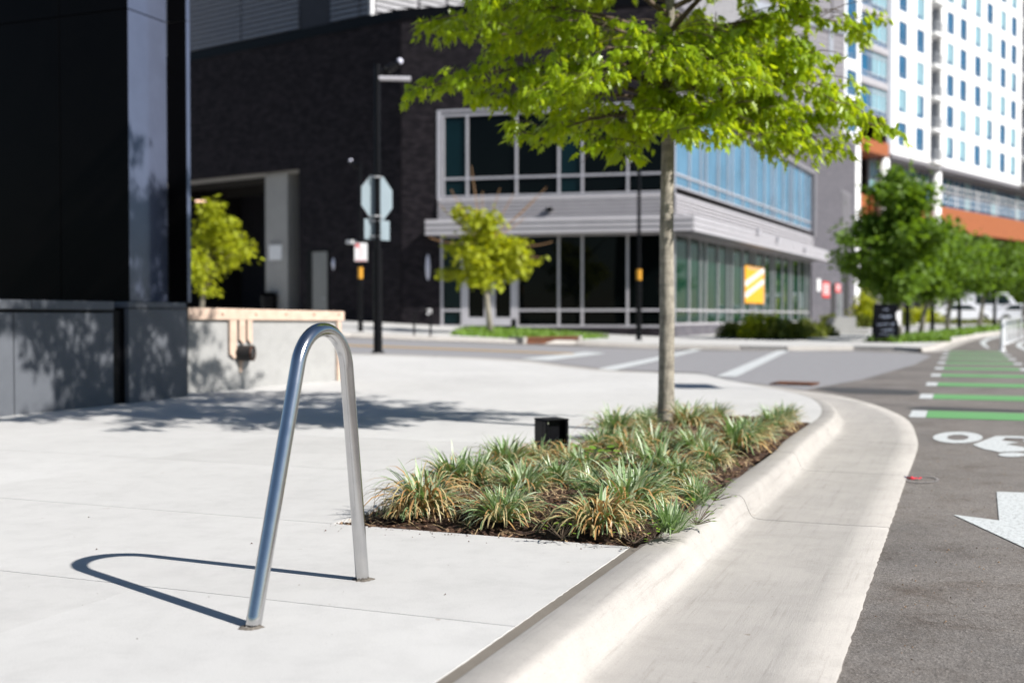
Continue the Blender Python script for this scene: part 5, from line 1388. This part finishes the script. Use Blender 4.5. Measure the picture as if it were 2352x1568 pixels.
def small_tree(lab, base, h, crown_c, rad, n, lsz, mat, seed, trunk_r=.06, nb=26, twigs=(), name="street_tree", group=None, trunk_m=None, cone=0.0):
    r = random.Random(seed); p = Vector(base); t = thing(name, lab, "tree", p, 0, group); cc_ = Vector(crown_c)
    b = MB(); b.tube([p + Vector((0, 0, -.1)), p.lerp(cc_, .35) + Vector((r.uniform(-.03, .03), 0, 0)), cc_ + Vector((0, 0, rad[2] * .3)), cc_ + Vector((0, 0, rad[2] * .9))], [trunk_r * 1.1, trunk_r * .9, trunk_r * .5, .008], 10); b.build("trunk", trunk_m or m_bark, t, smooth=True, fix=False)
    br_, lf = MB(), MB(); tips = []
    for i in range(nb):
        v = Vector((r.gauss(0, 1), r.gauss(0, 1), r.gauss(0, 1))).normalized(); q = r.uniform(.5, 1.12)
        zz = v.z * q
        k = 1 - cone * max(-.2, zz) if cone else 1
        e = cc_ + Vector((v.x * rad[0] * q * k, v.y * rad[1] * q * k, zz * rad[2]))
        st_ = Vector((p.x, p.y, 0)).lerp(Vector((cc_.x, cc_.y, 0)), .8); a = Vector((st_.x, st_.y, max(p.z + h, e.z - rad[2] * r.uniform(.3, .7))))
        path = bez(a, a.lerp(e, .5) + Vector((0, 0, .12 * rad[2])), e, 5); br_.tube(path, [trunk_r * .3 * (1 - k_ / 6) + .004 for k_ in range(6)], 5, False); tips.append((path, v))
    for i in range(n):
        path, v = tips[r.randrange(nb)]; u = r.random() ** .55; j = min(4, int(u * 5)); c = path[j].lerp(path[j + 1], u * 5 - j)
        sd = rad[0] * .125; c = c + Vector((r.gauss(0, sd), r.gauss(0, sd), r.gauss(0, sd * .6)))
        f = Vector((r.uniform(-1, 1), r.uniform(-1, 1), r.uniform(-.9, .2))).normalized(); up = Vector((r.uniform(-.8, .8), r.uniform(-.8, .8), 1)); m = orient(f, up); s = lsz * r.uniform(.6, 1.2)
        q = [m @ (Vector(w) * s) + c for w in ((0, 0, 0), (.32, .45, -.06), (0, 1.0, -.15), (-.32, .45, -.06))]
        lf.add(q, [(0, 1, 2), (0, 2, 3)])
    br_.build("branches", m_twig, t, fix=False); lf.build("crown", mat, t, fix=False)
    if twigs:
        for e in twigs: tb = MB(); e = Vector(e); a = cc_ + (e - cc_) * .1; mid = a.lerp(e, .55) + Vector((0, 0, -.12 * abs(e.x - cc_.x))); tb.tube(bez(a, mid, e, 6), [.028 - .003 * k for k in range(7)], 5, False); tb.build("bare_twig", m_twig_red, t, fix=False)
    return t
def tree_px(lab, xb, yb, xl, xr, yt, ybot, n, lsz, mat, seed, Y=None, twigs=(), **kw):
    base = gt(xb, yb) if Y is None else at(xb, yb, Y); Y = base.y; k = Y / F
    c = at((xl + xr) / 2, (yt + ybot) / 2, Y); rad = ((xr - xl) / 2 * k, (xr - xl) / 2 * k * .9, (ybot - yt) / 2 * k)
    tw = [at(x, y, Y + dy) for x, y, dy in twigs]
    zb_ = at(xb, ybot, Y).z - base.z
    return small_tree(lab, base, zb_ * .95, c, rad, n, lsz, mat, seed, twigs=tw, **kw)
tree_px("small pruned tree with bare shoots in front of the storefront door", 1128, 770, 985, 1232, 468, 650, 3000, .27, m_leaf_yel, 31, nb=22, cone=.35, trunk_r=.10,
        twigs=((1082, 380, 0), (1055, 455, .3), (1036, 435, -.3), (1148, 432, 0), (1180, 445, .2), (1232, 450, -.2), (1255, 430, 0), (1270, 555, 0), (1240, 590, .3), (985, 545, -.2), (1010, 470, 0), (1108, 440, .4), (1205, 500, .3)))
tree_px("bushy yellow green tree in front of the dark garage opening", 462, 716, 385, 582, 468, 668, 2600, .24, m_leaf_yel, 32, Y=44, nb=30, cone=.45, trunk_r=.09)
G2 = "dark green street trees along the far pavement"
tree_px("first dark green street tree beside the sandwich board", 2066, 782, 1925, 2200, 375, 690, 11500, .28, m_leaf_mid, 41, nb=46, cone=.6, group=G2, trunk_r=.10)
tree_px("second dark green street tree, just behind the one by the sandwich board", 2111, 775, 2040, 2255, 500, 690, 4200, .26, m_leaf_mid, 42, nb=36, cone=.5, group=G2, trunk_r=.10)
tree_px("third dark green street tree in the receding row", 2174, 764, 2090, 2300, 520, 680, 4200, .27, m_leaf_mid, 43, nb=36, cone=.5, group=G2, trunk_r=.11)
tree_px("fourth dark green street tree in front of the white van", 2248, 755, 2180, 2365, 540, 676, 4000, .28, m_leaf_mid, 44, nb=36, cone=.4, group=G2, trunk_r=.12)
tree_px("street tree at the right picture edge above the parked cars", 2345, 748, 2275, 2470, 560, 676, 4200, .3, m_leaf_mid, 45, nb=36, cone=.4, group=G2, trunk_r=.12)
for x, y, lab in ((2084, 776, "slim black lamp post between the first two dark green trees"), (2141, 768, "slim black lamp post beside the second dark green tree"), (2203, 763, "slim black lamp post in front of the white sedan"), (2284, 755, "slim black lamp post in front of the white van")):
    p = gt(x, y); t = thing("lamp_post", lab, "lamp post", p, 0, "slim black lamp posts among the street trees"); b = MB(); b.tube([p, p + Vector((0, 0, 4.4))], [.10, .065], 10); b.build("post", m_black, t); b = MB(); b.tube([p + Vector((0, 0, 4.401)), p + Vector((0, 0, 4.55))], [.16, .1], 10); b.build("lamp_head", m_black, t); b = MB(); b.tube([p, p + Vector((0, 0, .05))], .18, 10); b.build("base_plate", m_black, t)
# ground cover under the trees, hedges and shrubs
def bush(lab, x, yb, w, h, n, lsz, mat, seed, Y=None, name="shrub", group=None):
    p = gt(x, yb) if Y is None else at(x, yb, Y); k = p.y / F; rx, rz_ = w / 2 * k, h * k; r = random.Random(seed); b, s = MB(), MB(); t = thing(name, lab, "shrub", p, 0, group)
    for i in range(14):
        v = Vector((r.gauss(0, .6), r.gauss(0, .6), r.uniform(.4, 1))); s.tube([p, p + Vector((v.x * rx * .6, v.y * rx * .6, v.z * rz_ * .8))], [.02, .006], 4, False)
    for i in range(n):
        v = Vector((r.gauss(0, 1), r.gauss(0, 1), abs(r.gauss(0, 1)))).normalized() * (r.random() ** .4); bump = 1 + .22 * math.sin(v.x * 9 + seed) * math.cos(v.y * 8)
        c = p + Vector((v.x * rx * bump, v.y * rx * .8 * bump, v.z * rz_ * bump)); f = Vector((r.uniform(-1, 1), r.uniform(-1, 1), r.uniform(-.4, .9))).normalized(); m = orient(f, Vector((r.uniform(-1, 1), r.uniform(-1, 1), 1))); q = lsz * r.uniform(.6, 1.2)
        b.add([m @ (Vector(w_) * q) + c for w_ in ((0, 0, 0), (.3, .45, -.05), (0, 1, -.1), (-.3, .45, -.05))], [(0, 1, 2), (0, 2, 3)])
    s.build("stems", m_twig, t, fix=False); b.build("foliage", mat, t, fix=False); return t
G3 = "shrubs along the storefront"
bush("leftmost low dark shrub at the foot of the storefront glass", 1690, 776, 90, 36, 900, .22, m_leaf_bush, 51, group=G3)
bush("tall yellowish shrub under the yellow banner", 1750, 778, 110, 56, 1500, .22, m_leaf_yel, 52, group=G3)
bush("wide green shrub right of the yellowish one", 1800, 779, 110, 44, 1300, .22, m_leaf_bush, 53, group=G3)
bush("rounded green shrub near the end of the storefront", 1855, 775, 95, 36, 1000, .22, m_leaf_bush, 54, group=G3)
bush("last low shrub by the stair block", 1893, 772, 60, 24, 600, .22, m_leaf_bush, 55, group=G3)
G4 = "shrubs behind the stair railing"
bush("round dark shrub left of the grid railing", 1905, 757, 46, 32, 700, .3, m_leaf_bush, 61, 62, group=G4)
bush("round green shrub right of the stair block", 1975, 757, 70, 34, 900, .3, m_leaf_bush, 62, 66, group=G4)
bush("tall yellow green shrub against the far brick wall", 1985, 745, 66, 74, 1200, .32, m_leaf_yel, 63, 74, group=G4)
bush("dark shrub behind the sandwich board", 2060, 750, 80, 40, 900, .3, m_leaf_bush, 64, 72, group=G4)
for i, (x, y, w, h, Y, lab) in enumerate(((2115, 752, 100, 46, 84, "yellowish hedge behind the second street tree"), (2190, 752, 110, 16, 80, "grey green hedge below the white sedan"), (2255, 752, 90, 14, 80, "brownish hedge below the white van"), (2330, 752, 90, 16, 80, "hedge behind the delineator posts"))): bush(lab, x, y, w, h, 1200, .35, m_leaf_bush if i else m_leaf_yel, 70 + i, Y, "hedge", "hedges at the end of the street")
gb = MB(); r = random.Random(9)
for (x0, y0, x1, y1, wd) in ((2020, 786, 2150, 783, 1.0), (2100, 778, 2200, 768, .9), (2190, 767, 2290, 756, .9), (2290, 755, 2400, 748, 1.0)):
    a, c = gt(x0, y0), gt(x1, y1); d = (c - a); n_ = Vector((-d.y, d.x, 0)).normalized()
    for _ in range(1300):
        q = a + d * r.random() + n_ * r.uniform(-wd, wd) * .7; z = T(q.x, q.y); e = Vector((r.uniform(-1, 1), r.uniform(-1, 1), 0)).normalized(); h = r.uniform(.06, .3); w = .06
        gb.add([(q.x - e.x * w, q.y - e.y * w, z), (q.x + e.x * w, q.y + e.y * w, z), (q.x + e.y * .1, q.y - e.x * .1, z + h)], [(0, 1, 2)])
tag(gb.build("verge_ground_cover", m_grass, fix=False), kind='stuff')
# trees closing the view at the end of the street and across the road (also what the shop glass mirrors)
G5 = "tall trees beyond the end of the street"
for i, (x, y, w, Y, h, lab) in enumerate(((2330, 735, 190, 135, 150, "tall tree beyond the parked cars, far right"), (2180, 735, 170, 125, 120, "tall tree beyond the white sedan"), (2460, 735, 200, 120, 170, "tall tree outside the right picture edge"))):
    tree_px(lab, x, y, x - w / 2, x + w / 2, y - h, y - 25, 2200, .9, m_leaf_mid, 80 + i, Y=Y, nb=30, cone=.3, group=G5, trunk_r=.2)
